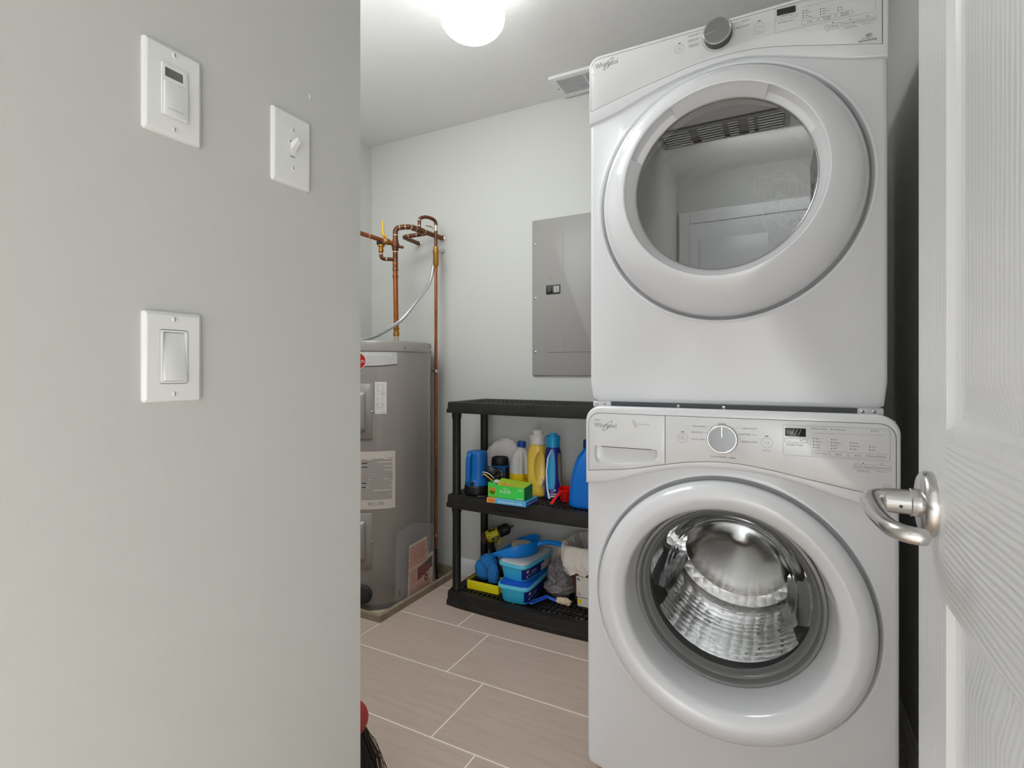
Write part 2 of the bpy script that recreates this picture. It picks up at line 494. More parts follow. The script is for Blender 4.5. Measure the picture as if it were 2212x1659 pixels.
def V3(x, y, z): return Vector((x, y, z))
def area2(p): return sum(p[i][0] * p[(i + 1) % len(p)][1] - p[(i + 1) % len(p)][0] * p[i][1] for i in range(len(p))) / 2
def inset(poly, d):
    s = 1 if area2(poly) > 0 else -1; n = len(poly); P = [Vector(p) for p in poly]; out = []
    for i in range(n):
        e0 = P[i] - P[i - 1]; e1 = P[(i + 1) % n] - P[i]
        n0 = Vector((-e0.y, e0.x)).normalized() if e0.length > 1e-9 else Vector((0, 0)); n1 = Vector((-e1.y, e1.x)).normalized() if e1.length > 1e-9 else n0
        m = (n0 + n1); m = m / max(m.dot(n0), 0.35) if m.length > 1e-6 else n0
        out.append(tuple(P[i] + m * d * s))
    return out
def plate(bm, outer, fr, th, holes=(), rb=0.003, back=True):
    """plate seen from the front with rounded rim and through holes; fr(a, b, c): c = depth"""
    i0 = inset(outer, rb); i1 = inset(outer, rb * 0.3)
    rings = [[fr(a, b, 0) for a, b in i0], [fr(a, b, rb * 0.3) for a, b in i1], [fr(a, b, rb) for a, b in outer], [fr(a, b, th) for a, b in outer]]
    vr = loft(bm, rings, True, False, back and not holes)
    loops = [vr[0]]
    for h in holes:
        hv = loft(bm, [[fr(a, b, 0) for a, b in h], [fr(a, b, th) for a, b in h]], True); loops.append(hv[0])
    if holes:
        es = []
        for L in loops:
            for i in range(len(L)): es.append(bm.edges.get((L[i], L[(i + 1) % len(L)])))
        bmesh.ops.triangle_fill(bm, use_beauty=True, use_dissolve=False, edges=es)
    else:
        bm.faces.new(vr[0])
    return bm
def curve2(pts, k=5): return [(p.x, p.y) for p in smooth_path([(a, b, 0) for a, b in pts], k)]
def circ(cx, cy, r, n=32): return [(cx + r * math.cos(2 * PI * i / n), cy + r * math.sin(2 * PI * i / n)) for i in range(n)]
def disc(bm, cx, cy, r, fr, n=20): bm.faces.new([bm.verts.new(fr(a, b)) for a, b in circ(cx, cy, r, n)])

# ================================================================== the room
CE = 2.42; YB = 2.375; XL = -2.187; XR = 0.31; XN = -0.70
bm = nb()
box(bm, -1.575, 2.4, -1.08, 2.475, -0.09, -0.0012); box(bm, -2.29, -1.575, -1.08, 1.755, -0.09, -0.0012)
floor = struct('floor', bm, M['grout'], 'taupe plank-tile floor with pale grout lines', 'floor', smooth=False)
obj('raw_slab', bx(-2.29, -1.575, 1.755, 2.475, -0.09, -0.03), M['slab'], floor, smooth=False)
rnd = random.Random(4)
def add_tile(x0, x1, y0, y1):
    if x1 - x0 < 0.02 or y1 - y0 < 0.02: return
    g = 0.0027
    obj('tile', box(nb(), x0 + g, x1 - g, y0 + g, y1 - g, -0.0085, 0.0, 0.001, 1), M['tile'], floor, smooth=False)
k = -8
while True:
    y0 = 1.272 + 0.304 * k; y1 = y0 + 0.304
    if y0 > YB: break
    joint = -1.095 - 0.155 * (k - 1)
    x = joint - 0.612 * math.ceil((joint + 2.3) / 0.612)
    while x < XR + 0.0:
        a, b, c, d = max(x, XL), min(x + 0.612, XR), max(y0, -0.98), min(y1, YB)
        if b > a and d > c:
            if c < 1.745 < d and a < -1.56:
                add_tile(a, min(b, -1.56), c, 1.745)
                if b > -1.56: add_tile(max(a, -1.56), b, c, d)
            elif c >= 1.745 and a < -1.56:
                if b > -1.56: add_tile(-1.56, b, c, d)
            elif not (d < 0.60 and b < XN):
                add_tile(a, b, c, d)
        x += 0.612
    k += 1
struct('wall_back', bx(-2.29, 0.41, YB, 2.475, -0.09, 2.55), M['wall'], 'pale grey back wall behind the shelf and water heater', 'wall', smooth=False)
struct('wall_left', bx(-2.29, XL, 0.61, YB, -0.09, 2.55), M['wall'], 'narrow strip of pale grey side wall beside the water heater', 'wall', smooth=False)
bm = nb(); box(bm, -0.82, XN, -1.08, 0.73, -0.09, 2.55); box(bm, -2.29, -0.82, 0.61, 0.73, -0.09, 2.55)
struct('wall_near', bm, M['wall'], 'near grey wall carrying the three white switch plates', 'wall', smooth=False)
struct('wall_right', bx(XR, 0.41, -0.07, YB, -0.09, 2.55), M['wall'], 'shaded grey wall between the laundry machines and the door', 'wall', smooth=False)
struct('wall_hall', bx(-0.82, 2.4, -1.08, -0.98, -0.09, 2.55), M['wall'], 'hall wall behind the viewer, mirrored in the dryer glass', 'wall', smooth=False)
struct('wall_hinge', bx(0.172, 2.4, -0.17, -0.072, -0.09, 2.55), M['wall'], 'hall wall beside the hinges of the white door', 'wall', smooth=False)
struct('ceiling', bx(-2.29, 2.4, -1.08, 2.475, CE, 2.56), M['ceiling'], 'white textured ceiling', 'ceiling', smooth=False)

def board(prof, p0, p1, out):
    """skirting of profile (out, up) from p0 to p1"""
    bm = nb(); o = Vector(out)
    loft(bm, [[Vector(p) + o * a + Vector((0, 0, b)) for a, b in prof] for p in (p0, p1)], True, True, True); return bm
SK = [(0, 0), (0.012, 0), (0.012, 0.062), (0.010, 0.066), (0.007, 0.070), (0.006, 0.082), (0.003, 0.086), (0, 0.086)]
struct('baseboard_back', board(SK, (-1.56, YB, 0), (XR, YB, 0), (0, -1, 0)), M['trim'], 'white baseboard along the back wall behind the shelf', 'baseboard')
struct('baseboard_right', board(SK, (XR, -0.07, 0), (XR, YB - 0.012, 0), (-1, 0, 0)), M['trim'], 'white baseboard along the wall right of the washer', 'baseboard')
bm = nb(); box(bm, XL, -1.56, 1.745, 1.765, -0.03, 0.03, 0.002, 1); box(bm, -1.58, -1.56, 1.765, YB, -0.03, 0.03, 0.002, 1); box(bm, XL, -1.58, 2.36, YB, -0.03, 0.035, 0.002, 1)
struct('trim_1', bm, M['curb'], 'raw brown curb strip framing the water heater recess', 'curb', smooth=False)

# hall door opposite (seen only in the machine glass)
d2 = struct('door_2', bx(-0.60, 0.60, -0.985, -0.955, 0.01, 2.045), M['trim'], 'closed white double closet door across the hall', 'door', smooth=False)
for x0 in (-0.53, 0.07):
    for z0, z1 in ((0.2, 0.9), (1.05, 1.92)):
        obj('door_panel', bx(x0, x0 + 0.46, -0.957, -0.948, z0, z1, 0.006, 2), M['trim'], d2)
bm = nb(); box(bm, -0.68, -0.60, -0.98, -0.957, 0, 2.14, 0.004, 1); box(bm, 0.60, 0.68, -0.98, -0.957, 0, 2.14, 0.004, 1); box(bm, -0.60, 0.60, -0.98, -0.957, 2.05, 2.14, 0.004, 1)
struct('trim_2', bm, M['trim'], 'white casing round the closet door across the hall', 'trim')
g = thing('return_air_grille', 'white louvred return grille in the hall ceiling behind the viewer', 'vent', (-0.3, -0.4, CE))
bm = nb(); fr = lambda a, b, c=0: V3(a, b, CE - 0.012 + c)
plate(bm, rrect(-0.67, 0.05, -0.41, -0.16, 0.006), fr, 0.012, [rrect(-0.645, 0.022, -0.385, -0.185, 0.004)], 0.003); obj('frame', bm, M['breaker'], g)
bm = nb()
for x0, x1 in ((-0.64, -0.485), (-0.435, -0.300), (-0.270, -0.218), (-0.165, -0.135), (-0.112, 0.018)):
    for i in range(6): box(bm, x0, x1, -0.382 + 0.034 * i, -0.366 + 0.034 * i, CE - 0.011, CE - 0.007)
l = obj('louvers', bm, M['trim'], g, smooth=False); l['kind'] = 'stuff'
obj('duct_opening', bx(-0.648, 0.025, -0.388, -0.182, CE - 0.003, CE - 0.0005), M['heaterdark'], g, smooth=False)

# ------------------------------------------------------------------ the open six-panel door
XD = 0.1325
YS = [-0.068, 0.041, 0.281, 0.391, 0.631, 0.742]; ZS = [0.01, 0.24, 0.876, 1.03, 1.62, 1.73, 1.92, 2.03]
bm = nb()
for i in range(5):
    for j in range(7):
        if i in (1, 3) and j in (1, 3, 5): continue
        f = bm.faces.new([bm.verts.new((XD, y, z)) for y, z in ((YS[i], ZS[j]), (YS[i + 1], ZS[j]), (YS[i + 1], ZS[j + 1]), (YS[i], ZS[j + 1]))])
        f.material_index = 1 if (i in (1, 3)) else 0
bmesh.ops.remove_doubles(bm, verts=bm.verts, dist=1e-5)
y0, y1, z0, z1 = YS[0], YS[-1], ZS[0], ZS[-1]
loft(bm, [[V3(x, y, z) for y, z in ((y0, z0), (y1, z0), (y1, z1), (y0, z1))] for x in (XD, XD + 0.035)], True, False, True)
door = struct('door_1', bm, [M['doorz'], M['doory']], 'open white six-panel door with embossed wood grain', 'door')
for i in (1, 3):
    for j in (1, 3, 5):
        bm = nb(); rings = []
        for ins, dp in ((0, 0), (0.005, 0.0), (0.009, 0.006), (0.015, 0.009), (0.022, 0.0095), (0.027, 0.0085), (0.051, 0.0035), (0.054, 0.003)):
            rings.append([V3(XD + dp, y, z) for y, z in ((YS[i] + ins, ZS[j] + ins), (YS[i + 1] - ins, ZS[j] + ins), (YS[i + 1] - ins, ZS[j + 1] - ins), (YS[i] + ins, ZS[j + 1] - ins))])
        loft(bm, rings, True, False, True)
        obj('door_panel', bm, M['doorz'], door, angle=20)
# lever handle
bm = nb(); HY, HZ = 0.680, 0.953
lathe(bm, [(0.0335, 0), (0.0335, 0.005), (0.032, 0.0085), (0.029, 0.0105), (0.0, 0.0110)], (XD, HY, HZ), (-1, 0, 0), 48)
hd = obj('door_handle', bm, M['chrome'], door)
hd['label'] = 'brushed nickel lever handle with round rose'
bm = nb(); lathe(bm, [(0.0, 0.009), (0.0145, 0.009), (0.0145, 0.018), (0.0130, 0.019), (0.0125, 0.040), (0.0, 0.041)], (XD, HY, HZ), (-1, 0, 0), 32)
obj('spindle', bm, M['chrome'], hd)
bm = nb(); P = smooth_path([(XD - 0.030, HY + 0.001, HZ + 0.001), (XD - 0.045, HY - 0.001, HZ + 0.001), (XD - 0.0535, HY - 0.012, HZ + 0.001), (XD - 0.0550, HY - 0.036, HZ - 0.001), (XD - 0.0535, HY - 0.070, HZ - 0.003), (XD - 0.0485, HY - 0.098, HZ - 0.005), (XD - 0.0390, HY - 0.111, HZ - 0.006), (XD - 0.0230, HY - 0.114, HZ - 0.007)], 8)
rr = []
n = len(P)
for i in range(n):
    t = i / (n - 1)
    rr.append(0.0122 - 0.0042 * min(1, t * 1.6) if t < 0.93 else 0.0080 * math.sqrt(max(0.05, 1 - ((t - 0.93) / 0.075) ** 2)))
tube(bm, P, rr, 24, True, 0.95)
obj('lever', bm, M['chrome'], hd, angle=60)
bm = nb(); lathe(bm, [(0.0, 0.0), (0.0016, 0.0), (0.0016, 0.0006), (0.0, 0.0006)], (XD - 0.028, HY - 0.0124, HZ - 0.003), (0, -1, 0), 12); obj('set_screw', bm, M['slot'], hd)

# ================================================================== switch plates on the near wall
fw = lambda a, b, c=0: V3(XN + 0.0065 - c, a, b)
def screw(parent, a, b):
    bm = nb(); lathe(bm, [(0.0033, -0.0005), (0.0033, 0.0006), (0.0026, 0.0012), (0.0, 0.0013)], fw(a, b), (1, 0, 0), 16); s = obj('screw', bm, M['plate'], parent)
    obj('screw_slot', bx(XN + 0.0068, XN + 0.0079, a - 0.0004, a + 0.0004, b - 0.0024, b + 0.0024), M['slot'], s, smooth=False)
def cover(name, label, ya, zc, hole):
    t = thing(name, label, 'switch', (XN, ya, zc)); bm = nb()
    plate(bm, rrect(ya - 0.0362, ya + 0.0362, zc - 0.0572, zc + 0.0572, 0.004), fw, 0.0065, [hole], 0.0045, False)
    p = obj('cover_plate', bm, M['plate'], t, angle=50); return t
ya, zc = 0.3935, 1.1085
t = cover('light_switch', 'white rocker light switch, lowest of the three plates', ya, zc, rrect(ya - 0.0175, ya + 0.0175, zc - 0.0345, zc + 0.0345, 0.003))
for s in (-1, 1): screw(t, ya, zc + s * 0.0475)
bm = nb(); plate(bm, rrect(ya - 0.0169, ya + 0.0169, zc - 0.0338, zc + 0.0338, 0.003), lambda a, b, c=0: V3(XN + 0.0075 - c, a, b), 0.007, [rrect(ya - 0.0142, ya + 0.0142, zc - 0.0312, zc + 0.0312, 0.0015)], 0.001, False); obj('frame', bm, M['plate'], t)
bm = nb(); tilt = lambda a, b, c=0: V3(XN + 0.0072 + 0.0035 * (b - zc) / -0.031 - c, a, b)
plate(bm, rrect(ya - 0.0138, ya + 0.0138, zc - 0.0308, zc + 0.0308, 0.001), tilt, 0.0075, (), 0.0008); obj('rocker', bm, M['plate'], t)
obj('dark_gap', bx(XN + 0.0005, XN + 0.003, ya - 0.0165, ya + 0.0165, zc - 0.0335, zc + 0.0335), M['slot'], t, smooth=False)

zc = 1.446
t = cover('timer_switch', 'white wall timer with small grey display, upper left of the three plates', ya, zc, rrect(ya - 0.0172, ya + 0.0172, zc - 0.034, zc + 0.034, 0.003))
for s in (-1, 1): screw(t, ya, zc + s * 0.0475)
bm = nb(); plate(bm, rrect(ya - 0.0168, ya + 0.0168, zc - 0.0336, zc + 0.0336, 0.0025), lambda a, b, c=0: V3(XN + 0.0085 - c, a, b), 0.008, [rrect(ya - 0.0125, ya + 0.0105, zc + 0.0155, zc + 0.0275, 0.0015)], 0.0012, False); obj('timer_body', bm, M['plate'], t)
obj('display', bx(XN + 0.004, XN + 0.0068, ya - 0.0135, ya + 0.0115, zc + 0.0145, zc + 0.0285), M['lcdgrey'], t, smooth=False)
bm = nb(); plate(bm, rrect(ya - 0.0140, ya + 0.0155, zc - 0.0325, zc + 0.0100, 0.002), lambda a, b, c=0: V3(XN + 0.0105 - c, a, b), 0.003, (), 0.0012); obj('button_cover', bm, M['plate'], t)
bm = nb(); line(bm, (ya - 0.010, zc - 0.0245), (ya + 0.010, zc - 0.0245), lambda a, b: V3(XN + 0.0107, a, b), 0.0006); obj('marking', bm, M['logo'], t)
obj('dark_gap', bx(XN + 0.0005, XN + 0.003, ya - 0.0168, ya + 0.0168, zc - 0.0336, zc + 0.0336), M['slot'], t, smooth=False)

ya, zc = 0.5749, 1.4415
t = cover('light_switch', 'white toggle light switch, nearest the wall end', ya, zc, rrect(ya - 0.0052, ya + 0.0052, zc - 0.0125, zc + 0.0125, 0.0006))
for s in (-1, 1): screw(t, ya, zc + s * 0.030)
bm = nb(); loft(bm, [[V3(XN + x, ya + s * w, zc + z) for s, z in ((-1, z0), (1, z0), (1, z1), (-1, z1))] for x, w, z0, z1 in ((0.0, 0.0046, -0.011, 0.0105), (0.0068, 0.0044, -0.0105, 0.010), (0.0095, 0.0042, -0.001, 0.0112), (0.0205, 0.0033, 0.0085, 0.0150), (0.0212, 0.0028, 0.0095, 0.0143))], True, True, True); obj('toggle', bm, M['plate'], t, angle=25)
obj('dark_gap', bx(XN + 0.0005, XN + 0.0035, ya - 0.006, ya + 0.006, zc - 0.0132, zc + 0.0132), M['slot'], t, smooth=False)
bm = nb(); blob(bm, (XN + 0.0002, 0.6135, 1.5445), (0.0006, 0.0022, 0.0042), 0.25, 6, 3, 3)
tag(obj('paint_chip', bm, M['plate']), 'tiny white paint chip on the near wall above the toggle switch', 'mark')

# ================================================================== ceiling light and ceiling vent
t = thing('ceiling_light', 'lit white opal mushroom glass light on the ceiling', 'lamp', (-0.945, 1.514, CE))
bm = nb(); lathe(bm, [(0.0, 0.0), (0.085, 0.0), (0.085, 0.018), (0.078, 0.024), (0.0, 0.024)], (-0.945, 1.514, CE), (0, 0, -1), 40); obj('ceiling_plate', bm, M['chrome'], t)
bm = nb(); lathe(bm, [(0.076, 0.022), (0.078, 0.03), (0.083, 0.045), (0.092, 0.070), (0.1015, 0.095), (0.1085, 0.118), (0.1095, 0.132), (0.106, 0.148), (0.096, 0.164), (0.080, 0.178), (0.058, 0.189), (0.032, 0.195), (0.0, 0.197)], (-0.945, 1.514, CE), (0, 0, -1), 48); obj('glass_shade', bm, M['glass_lamp'], t, angle=80)

t = thing('ceiling_vent', 'white slatted ceiling vent at the back wall above the dryer', 'vent', (-0.80, 2.27, CE))
fv = lambda a, b, c=0: V3(a, b, CE - 0.012 + c)
bm = nb(); plate(bm, rrect(-0.958, -0.63, 2.178, 2.366, 0.004), fv, 0.012, [rrect(-0.930, -0.658, 2.205, 2.340, 0.002)], 0.004, False); obj('frame', bm, M['trim'], t)
bm = nb()
for i in range(11): loft(bm, [[V3(x, 2.209 + 0.0122 * i + a, CE - b) for a, b in ((0, 0.0115), (0.0098, 0.0095), (0.0102, 0.008), (0.0005, 0.0098))] for x in (-0.930, -0.658)], True, True, True)
box(bm, -0.806, -0.80, 2.205, 2.34, CE - 0.0105, CE - 0.004)
l = obj('slats', bm, M['trim'], t, smooth=False); l['kind'] = 'stuff'
obj('duct_opening', bx(-0.934, -0.654, 2.201, 2.344, CE - 0.003, CE - 0.0005), M['slot'], t, smooth=False)
bm = nb(); lathe(bm, [(0.003, 0.0), (0.003, 0.0015), (0, 0.002)], (-0.944, 2.2725, CE - 0.012), (0, 0, -1), 12); obj('screw', bm, M['slot'], t)

# ================================================================== washing machine and dryer
def loft_door(specs, n=144, pockets=()):
    """rings (cx, cz, r, y); pockets: (deg0, deg1, {ring index: (r, y)})"""
    rings = [[] for _ in specs]
    angs = [360.0 * i / n for i in range(n)]
    for p in pockets:
        for d in (p[0], p[1]): angs += [d - 0.15, d + 0.15]
    angs = sorted(set(a % 360 for a in angs))
    for d in angs:
        a = R(d)
        for k, (cx, cz, r, y) in enumerate(specs):
            for p in pockets:
                if p[0] <= d <= p[1] and k in p[2]: r, y = p[2][k]
            rings[k].append(V3(cx + r * math.cos(a), y, cz + r * math.sin(a)))
    return rings

def cabinet(x0, x1, z0, z1, yf, yb, c, inner, corner=0.016, n=160):
    cx, cz = c; bm = nb(); dirs = [2 * PI * i / n for i in range(n)]
    for px, pz in ((x0, z0), (x1, z0), (x1, z1), (x0, z1)):
        a = math.atan2(pz - cz, px - cx) % (2 * PI)
        dirs[min(range(n), key=lambda i: abs(dirs[i] - a))] = a
    def rect(ins, rad):
        out = []
        for a in dirs:
            c_, s_ = math.cos(a), math.sin(a)
            tx = ((x1 - ins - cx) / c_) if c_ > 1e-9 else ((x0 + ins - cx) / c_ if c_ < -1e-9 else 1e9)
            tz = ((z1 - ins - cz) / s_) if s_ > 1e-9 else ((z0 + ins - cz) / s_ if s_ < -1e-9 else 1e9)
            t = min(tx, tz); x, z = cx + t * c_, cz + t * s_
            # round the corners
            qx = max(x0 + ins + rad, min(x, x1 - ins - rad)); qz = max(z0 + ins + rad, min(z, z1 - ins - rad))
            dx, dz = x - qx, z - qz; L = math.hypot(dx, dz)
            if L > rad and abs(dx) > 1e-9 and abs(dz) > 1e-9: x, z = qx + dx / L * rad, qz + dz / L * rad
            out.append((x, z))
        return out
    rings = [[V3(cx + r * math.cos(a), y, cz + r * math.sin(a)) for a in dirs] for r, y in inner]
    for ins, dy in ((0.012, 0), (0.0055, 0.0015), (0.0015, 0.0055), (0.0, 0.012)):
        rings.append([V3(x, yf + dy, z) for x, z in rect(ins, corner)])
    rings.append([V3(x, yb, z) for x, z in rect(0.0, corner)])
    loft(bm, rings, True, False, True)
    return bm

def button_box(bm, x0, x1, z0, z1, f, w=0.0006): ring_line(bm, rrect(x0, x1, z0, z1, 0.0018, 3), f, w)

# ---------------------------------------------------------------- washer
t = thing('washing_machine', 'white front-loading washing machine under the dryer', 'washing machine', (-0.134, 1.70, 0.0))
obj('cabinet', cabinet(-0.477, 0.209, 0.03, 0.990, 1.345, 2.08, (-0.134, 0.5246), [(0.300, 1.368), (0.3085, 1.364), (0.3105, 1.352), (0.315, 1.3440), (0.320, 1.3430), (0.3245, 1.345)], 0.02), M['white'], t, angle=40)
for x in (-0.43, 0.16):
    for y in (1.42, 2.0):
        bm = nb(); lathe(bm, [(0.0, 0), (0.022, 0), (0.022, 0.02), (0.012, 0.024), (0.012, 0.035), (0, 0.036)], (x, y, 0), (0, 0, 1), 20); obj('foot', bm, M['blackpl'], t)
YW = 1.331
fq = lambda a, b, c=0: V3(a, YW + c, b)
seam = curve2([(0.209, 0.796), (0.159, 0.802), (0.102, 0.815), (0.031, 0.836), (-0.033, 0.850), (-0.10, 0.857), (-0.161, 0.857), (-0.219, 0.853), (-0.289, 0.839), (-0.345, 0.822), (-0.402, 0.803), (-0.44, 0.796), (-0.477, 0.792)])
bord = curve2([(0.201, 0.823), (0.157, 0.830), (0.087, 0.842), (0.031, 0.852), (-0.033, 0.864), (-0.103, 0.873), (-0.161, 0.873), (-0.219, 0.867), (-0.271, 0.857), (-0.318, 0.847), (-0.364, 0.838), (-0.422, 0.831), (-0.468, 0.826)])
def arch(x0, x1, z1, r): return [(x0 + r - r * math.cos(R(a)), z1 - r + r * math.sin(R(a))) for a in range(0, 91, 10)] + [(x1 - r + r * math.sin(R(a)), z1 - r + r * math.cos(R(a))) for a in range(0, 91, 10)]
outer = seam + arch(-0.477, 0.209, 0.998, 0.040)
inner = bord + arch(-0.468, 0.201, 0.9805, 0.030)
bm = nb(); plate(bm, outer, fq, 0.030, [inner], 0.007, False); obj('console_frame', bm, M['white'], t, angle=50)
obj('panel_seam', plate(nb(), inset(inner, -0.002), lambda a, b, c=0: V3(a, YW + 0.0105 + c, b), 0.003, (), 0.0005), M['seam'], t, smooth=False)
xs = -0.2685
def clipx(poly, lo, hi):
    """clip polygon to lo <= x <= hi"""
    for sgn, lim in ((1, lo), (-1, -hi)):
        out = []
        for i in range(len(poly)):
            a, b = poly[i - 1], poly[i]; ia, ib = sgn * a[0] >= lim, sgn * b[0] >= lim
            if ia != ib:
                k_ = (sgn * lim - a[0]) / (b[0] - a[0]); out.append((sgn * lim, a[1] + k_ * (b[1] - a[1])))
            if ib: out.append(b)
        poly = out
    return poly
inn = inset(inner, 0.0011)
fp = lambda a, b, c=0: V3(a, YW - 0.0005 + c, b)
bm = nb(); plate(bm, clipx(inn, xs + 0.0006, 9), fp, 0.010, (), 0.0008); panel = obj('control_panel', bm, M['panel'], t, angle=30)
pocket = [(-0.449, 0.8935), (-0.292, 0.8935), (-0.288, 0.890), (-0.288, 0.876), (-0.296, 0.866), (-0.312, 0.859), (-0.345, 0.852), (-0.395, 0.8475), (-0.432, 0.8465), (-0.446, 0.851), (-0.451, 0.862), (-0.452, 0.889)]
bm = nb(); plate(bm, clipx(inn, -9, xs - 0.0006), fp, 0.0095, [pocket], 0.0008, False)
dr = obj('detergent_drawer', bm, M['panel'], t, angle=30); dr['label'] = 'detergent drawer front with scooped grip'
bm = nb(); cxp, czp = -0.37, 0.873
def shrink(k_, dz): return [((a - cxp) * k_ + cxp, (b - czp) * k_ + czp + dz) for a, b in pocket]
loft(bm, [[fp(a, b, c) for a, b in poly] for poly, c in ((pocket, 0.0), (shrink(0.985, 0.0), 0.006), (shrink(0.93, 0.002), 0.0085), (shrink(0.72, 0.006), 0.0098))], True, False, True)
obj('grip_recess', bm, M['panel'], dr, angle=60)
bm = nb(); f_ = lambda a, b: fp(a, b, 0.0092); quad(bm, -0.448, -0.290, 0.8905, 0.8932, f_); obj('shadow_gap', bm, M['seam'], dr)

ff = lambda a, b: V3(a, YW - 0.0008, b)
def swoosh(bm, cx, cz, rx, rz, ang, f, w):
    pts = []
    for i in range(40):
        a = 2 * PI * i / 40; x, z = rx * math.cos(a), rz * math.sin(a); pts.append((cx + x * math.cos(ang) - z * math.sin(ang), cz + x * math.sin(ang) + z * math.cos(ang)))
    ring_line(bm, pts, f, w)
# brand print on the drawer
bm = nb(); text(bm, 'Whirlpool', -0.451, 0.9425, 0.0125, ff, width=0.059); swoosh(bm, -0.416, 0.9475, 0.0185, 0.0042, R(46), ff, 0.0010)
ring_line(bm, rrect(-0.4515, -0.4355, 0.9605, 0.9625, 0.001, 2), ff, 0.0007)
obj('brand_print', bm, M['greyline'], dr)
bm = nb()
for dx in (0, 0.0045):
    for i in range(8):
        a, b = R(178 + 5.6 * i), R(178 + 5.6 * (i + 1)); rr_ = 0.026
        line(bm, (-0.3225 + dx + rr_ * math.cos(a), 0.9645 + rr_ * math.sin(a)), (-0.3225 + dx + rr_ * math.cos(b), 0.9645 + rr_ * math.sin(b)), ff, 0.0014)
obj('arc_print', bm, M['orange_ink'], dr)
bm = nb(); text(bm, 'Direct Drive', -0.339, 0.9535, 0.0042, ff, width=0.032); obj('drive_print', bm, M['logo'], dr)
# printed legends
bm = nb(); g = nb()
for s, x, z, w, al in (('COLD WASH', -0.204, 0.9555, 0.029, 'l'), ('DELICATES', -0.205, 0.9410, 0.0245, 'l'), ('QUICK WASH', -0.206, 0.9240, 0.031, 'l'), ('NORMAL', -0.137, 0.9640, 0.018, 'c'),
                       ('HEAVY DUTY', -0.061, 0.9555, 0.0305, 'r'), ('SANITIZE', -0.0755, 0.9415, 0.0235, 'r'), ('DRAIN & SPIN', -0.061, 0.9245, 0.032, 'r'), ('CLEAN WASHER', -0.163, 0.8850, 0.036, 'l')):
    text(bm, s, x, z, 0.0036, ff, al, w)
text(bm, 'with Oxi', -0.0740, 0.9420, 0.0024, ff, 'l', 0.013); text(bm, 'with', -0.1255, 0.8855, 0.0022, ff, 'l', 0.006); text(bm, 'affresh', -0.118, 0.8852, 0.0034, ff, 'l', 0.0115, 0.02)
text(bm, 'Hold to Start', -0.041, 0.9085, 0.0022, ff, 'c', 0.017)
for a, b in (((-0.1745, 0.9572), (-0.1565, 0.9572)), ((-0.180, 0.9427), (-0.166, 0.9427)), ((-0.1745, 0.9257), (-0.1695, 0.9257)), ((-0.1165, 0.9572), (-0.0925, 0.9572)), ((-0.1015, 0.9430), (-0.0995, 0.9430)), ((-0.0985, 0.9260), (-0.0935, 0.9260))): line(g, a, b, ff, 0.0004)
for x, z in ((0.05, 0.964), (0.086, 0.964), (0.158, 0.965), (0.052, 0.942), (0.052, 0.9355), (0.052, 0.929), (0.052, 0.9225), (0.086, 0.942), (0.086, 0.9355), (0.086, 0.929), (0.086, 0.9225), (0.1205, 0.937), (0.1205, 0.930), (0.1205, 0.9235), (0.155, 0.9305), (0.155, 0.924), (0.0, 0.9255), (0.143, 0.8955), (0.176, 0.8960)): pass
for s, x, z in (('Door Locked', 0.05, 0.964), ('Add Garment', 0.086, 0.964), ('Done', 0.158, 0.965), ('Hot', 0.052, 0.942), ('Warm', 0.052, 0.9355), ('Cool', 0.052, 0.929), ('Cold', 0.052, 0.9225), ('Fast', 0.086, 0.942), ('Medium', 0.086, 0.9355), ('Slow', 0.086, 0.929), ('Off', 0.086, 0.9225), ('Heavy', 0.1205, 0.937), ('Normal', 0.1205, 0.930), ('Light', 0.1205, 0.9235), ('On', 0.155, 0.9305), ('Off', 0.155, 0.924)):
    text(bm, s, x + 0.0035, z - 0.0014, 0.0029, ff)
text(bm, 'Delay Wash', 0.003, 0.9240, 0.0036, ff, 'l', 0.028); text(bm, 'Adjust Delay Time', 0.0165, 0.9418, 0.0017, ff, 'c', 0.024); text(bm, '-', 0.0055, 0.9335, 0.004, ff, 'c', 0.004); text(bm, '+', 0.0275, 0.9340, 0.004, ff, 'c', 0.004)
for s, x0, x1, z0, z1 in (('Wash Temp', 0.048, 0.080, 0.905, 0.9155), ('Spin', 0.083, 0.115, 0.9055, 0.916), ('Soil', 0.1170, 0.149, 0.9055, 0.916), ('Extra Rinse', 0.151, 0.183, 0.906, 0.9165), ('Cycle Signal', 0.127, 0.159, 0.882, 0.8925), ('Control Lock', 0.161, 0.1925, 0.8825, 0.893)):
    text(bm, s, (x0 + x1) / 2, (z0 + z1) / 2 - 0.0018, 0.0036, ff, 'c', min(0.028, 0.0029 * len(s))); button_box(g, x0, x1, z0, z1, ff, 0.0005)
for s, x, z in (('Hold 3 Seconds', 0.143, 0.8785), ('for Button Sounds', 0.143, 0.8762), ('Hold 3 Seconds', 0.1765, 0.8790)): text(bm, s, x, z, 0.0017, ff, 'c', 0.022)
ring_line(g, rrect(-0.008, 0.190, 0.902, 0.9695, 0.005, 4), ff, 0.0005); button_box(g, -0.005, 0.039, 0.931, 0.9395, ff); line(g, (0.017, 0.9335), (0.017, 0.937), ff, 0.0004); line(g, (0.049, 0.954), (0.181, 0.956), ff, 0.0004)
for x, r in ((-0.226, 0.0110), (-0.041, 0.0115)): ring_line(g, circ(x, 0.9265, r), ff, 0.0006)
ring_line(g, circ(-0.226, 0.9265, 0.0038), ff, 0.0006); line(g, (-0.226, 0.9265), (-0.226, 0.931), ff, 0.0006)
ring_line(g, [(-0.0455, 0.9235), (-0.0385, 0.9265), (-0.0455, 0.9295)], ff, 0.0006); line(g, (-0.0375, 0.9245), (-0.0375, 0.9285), ff, 0.0006); line(g, (-0.0360, 0.9245), (-0.0360, 0.9285), ff, 0.0006)
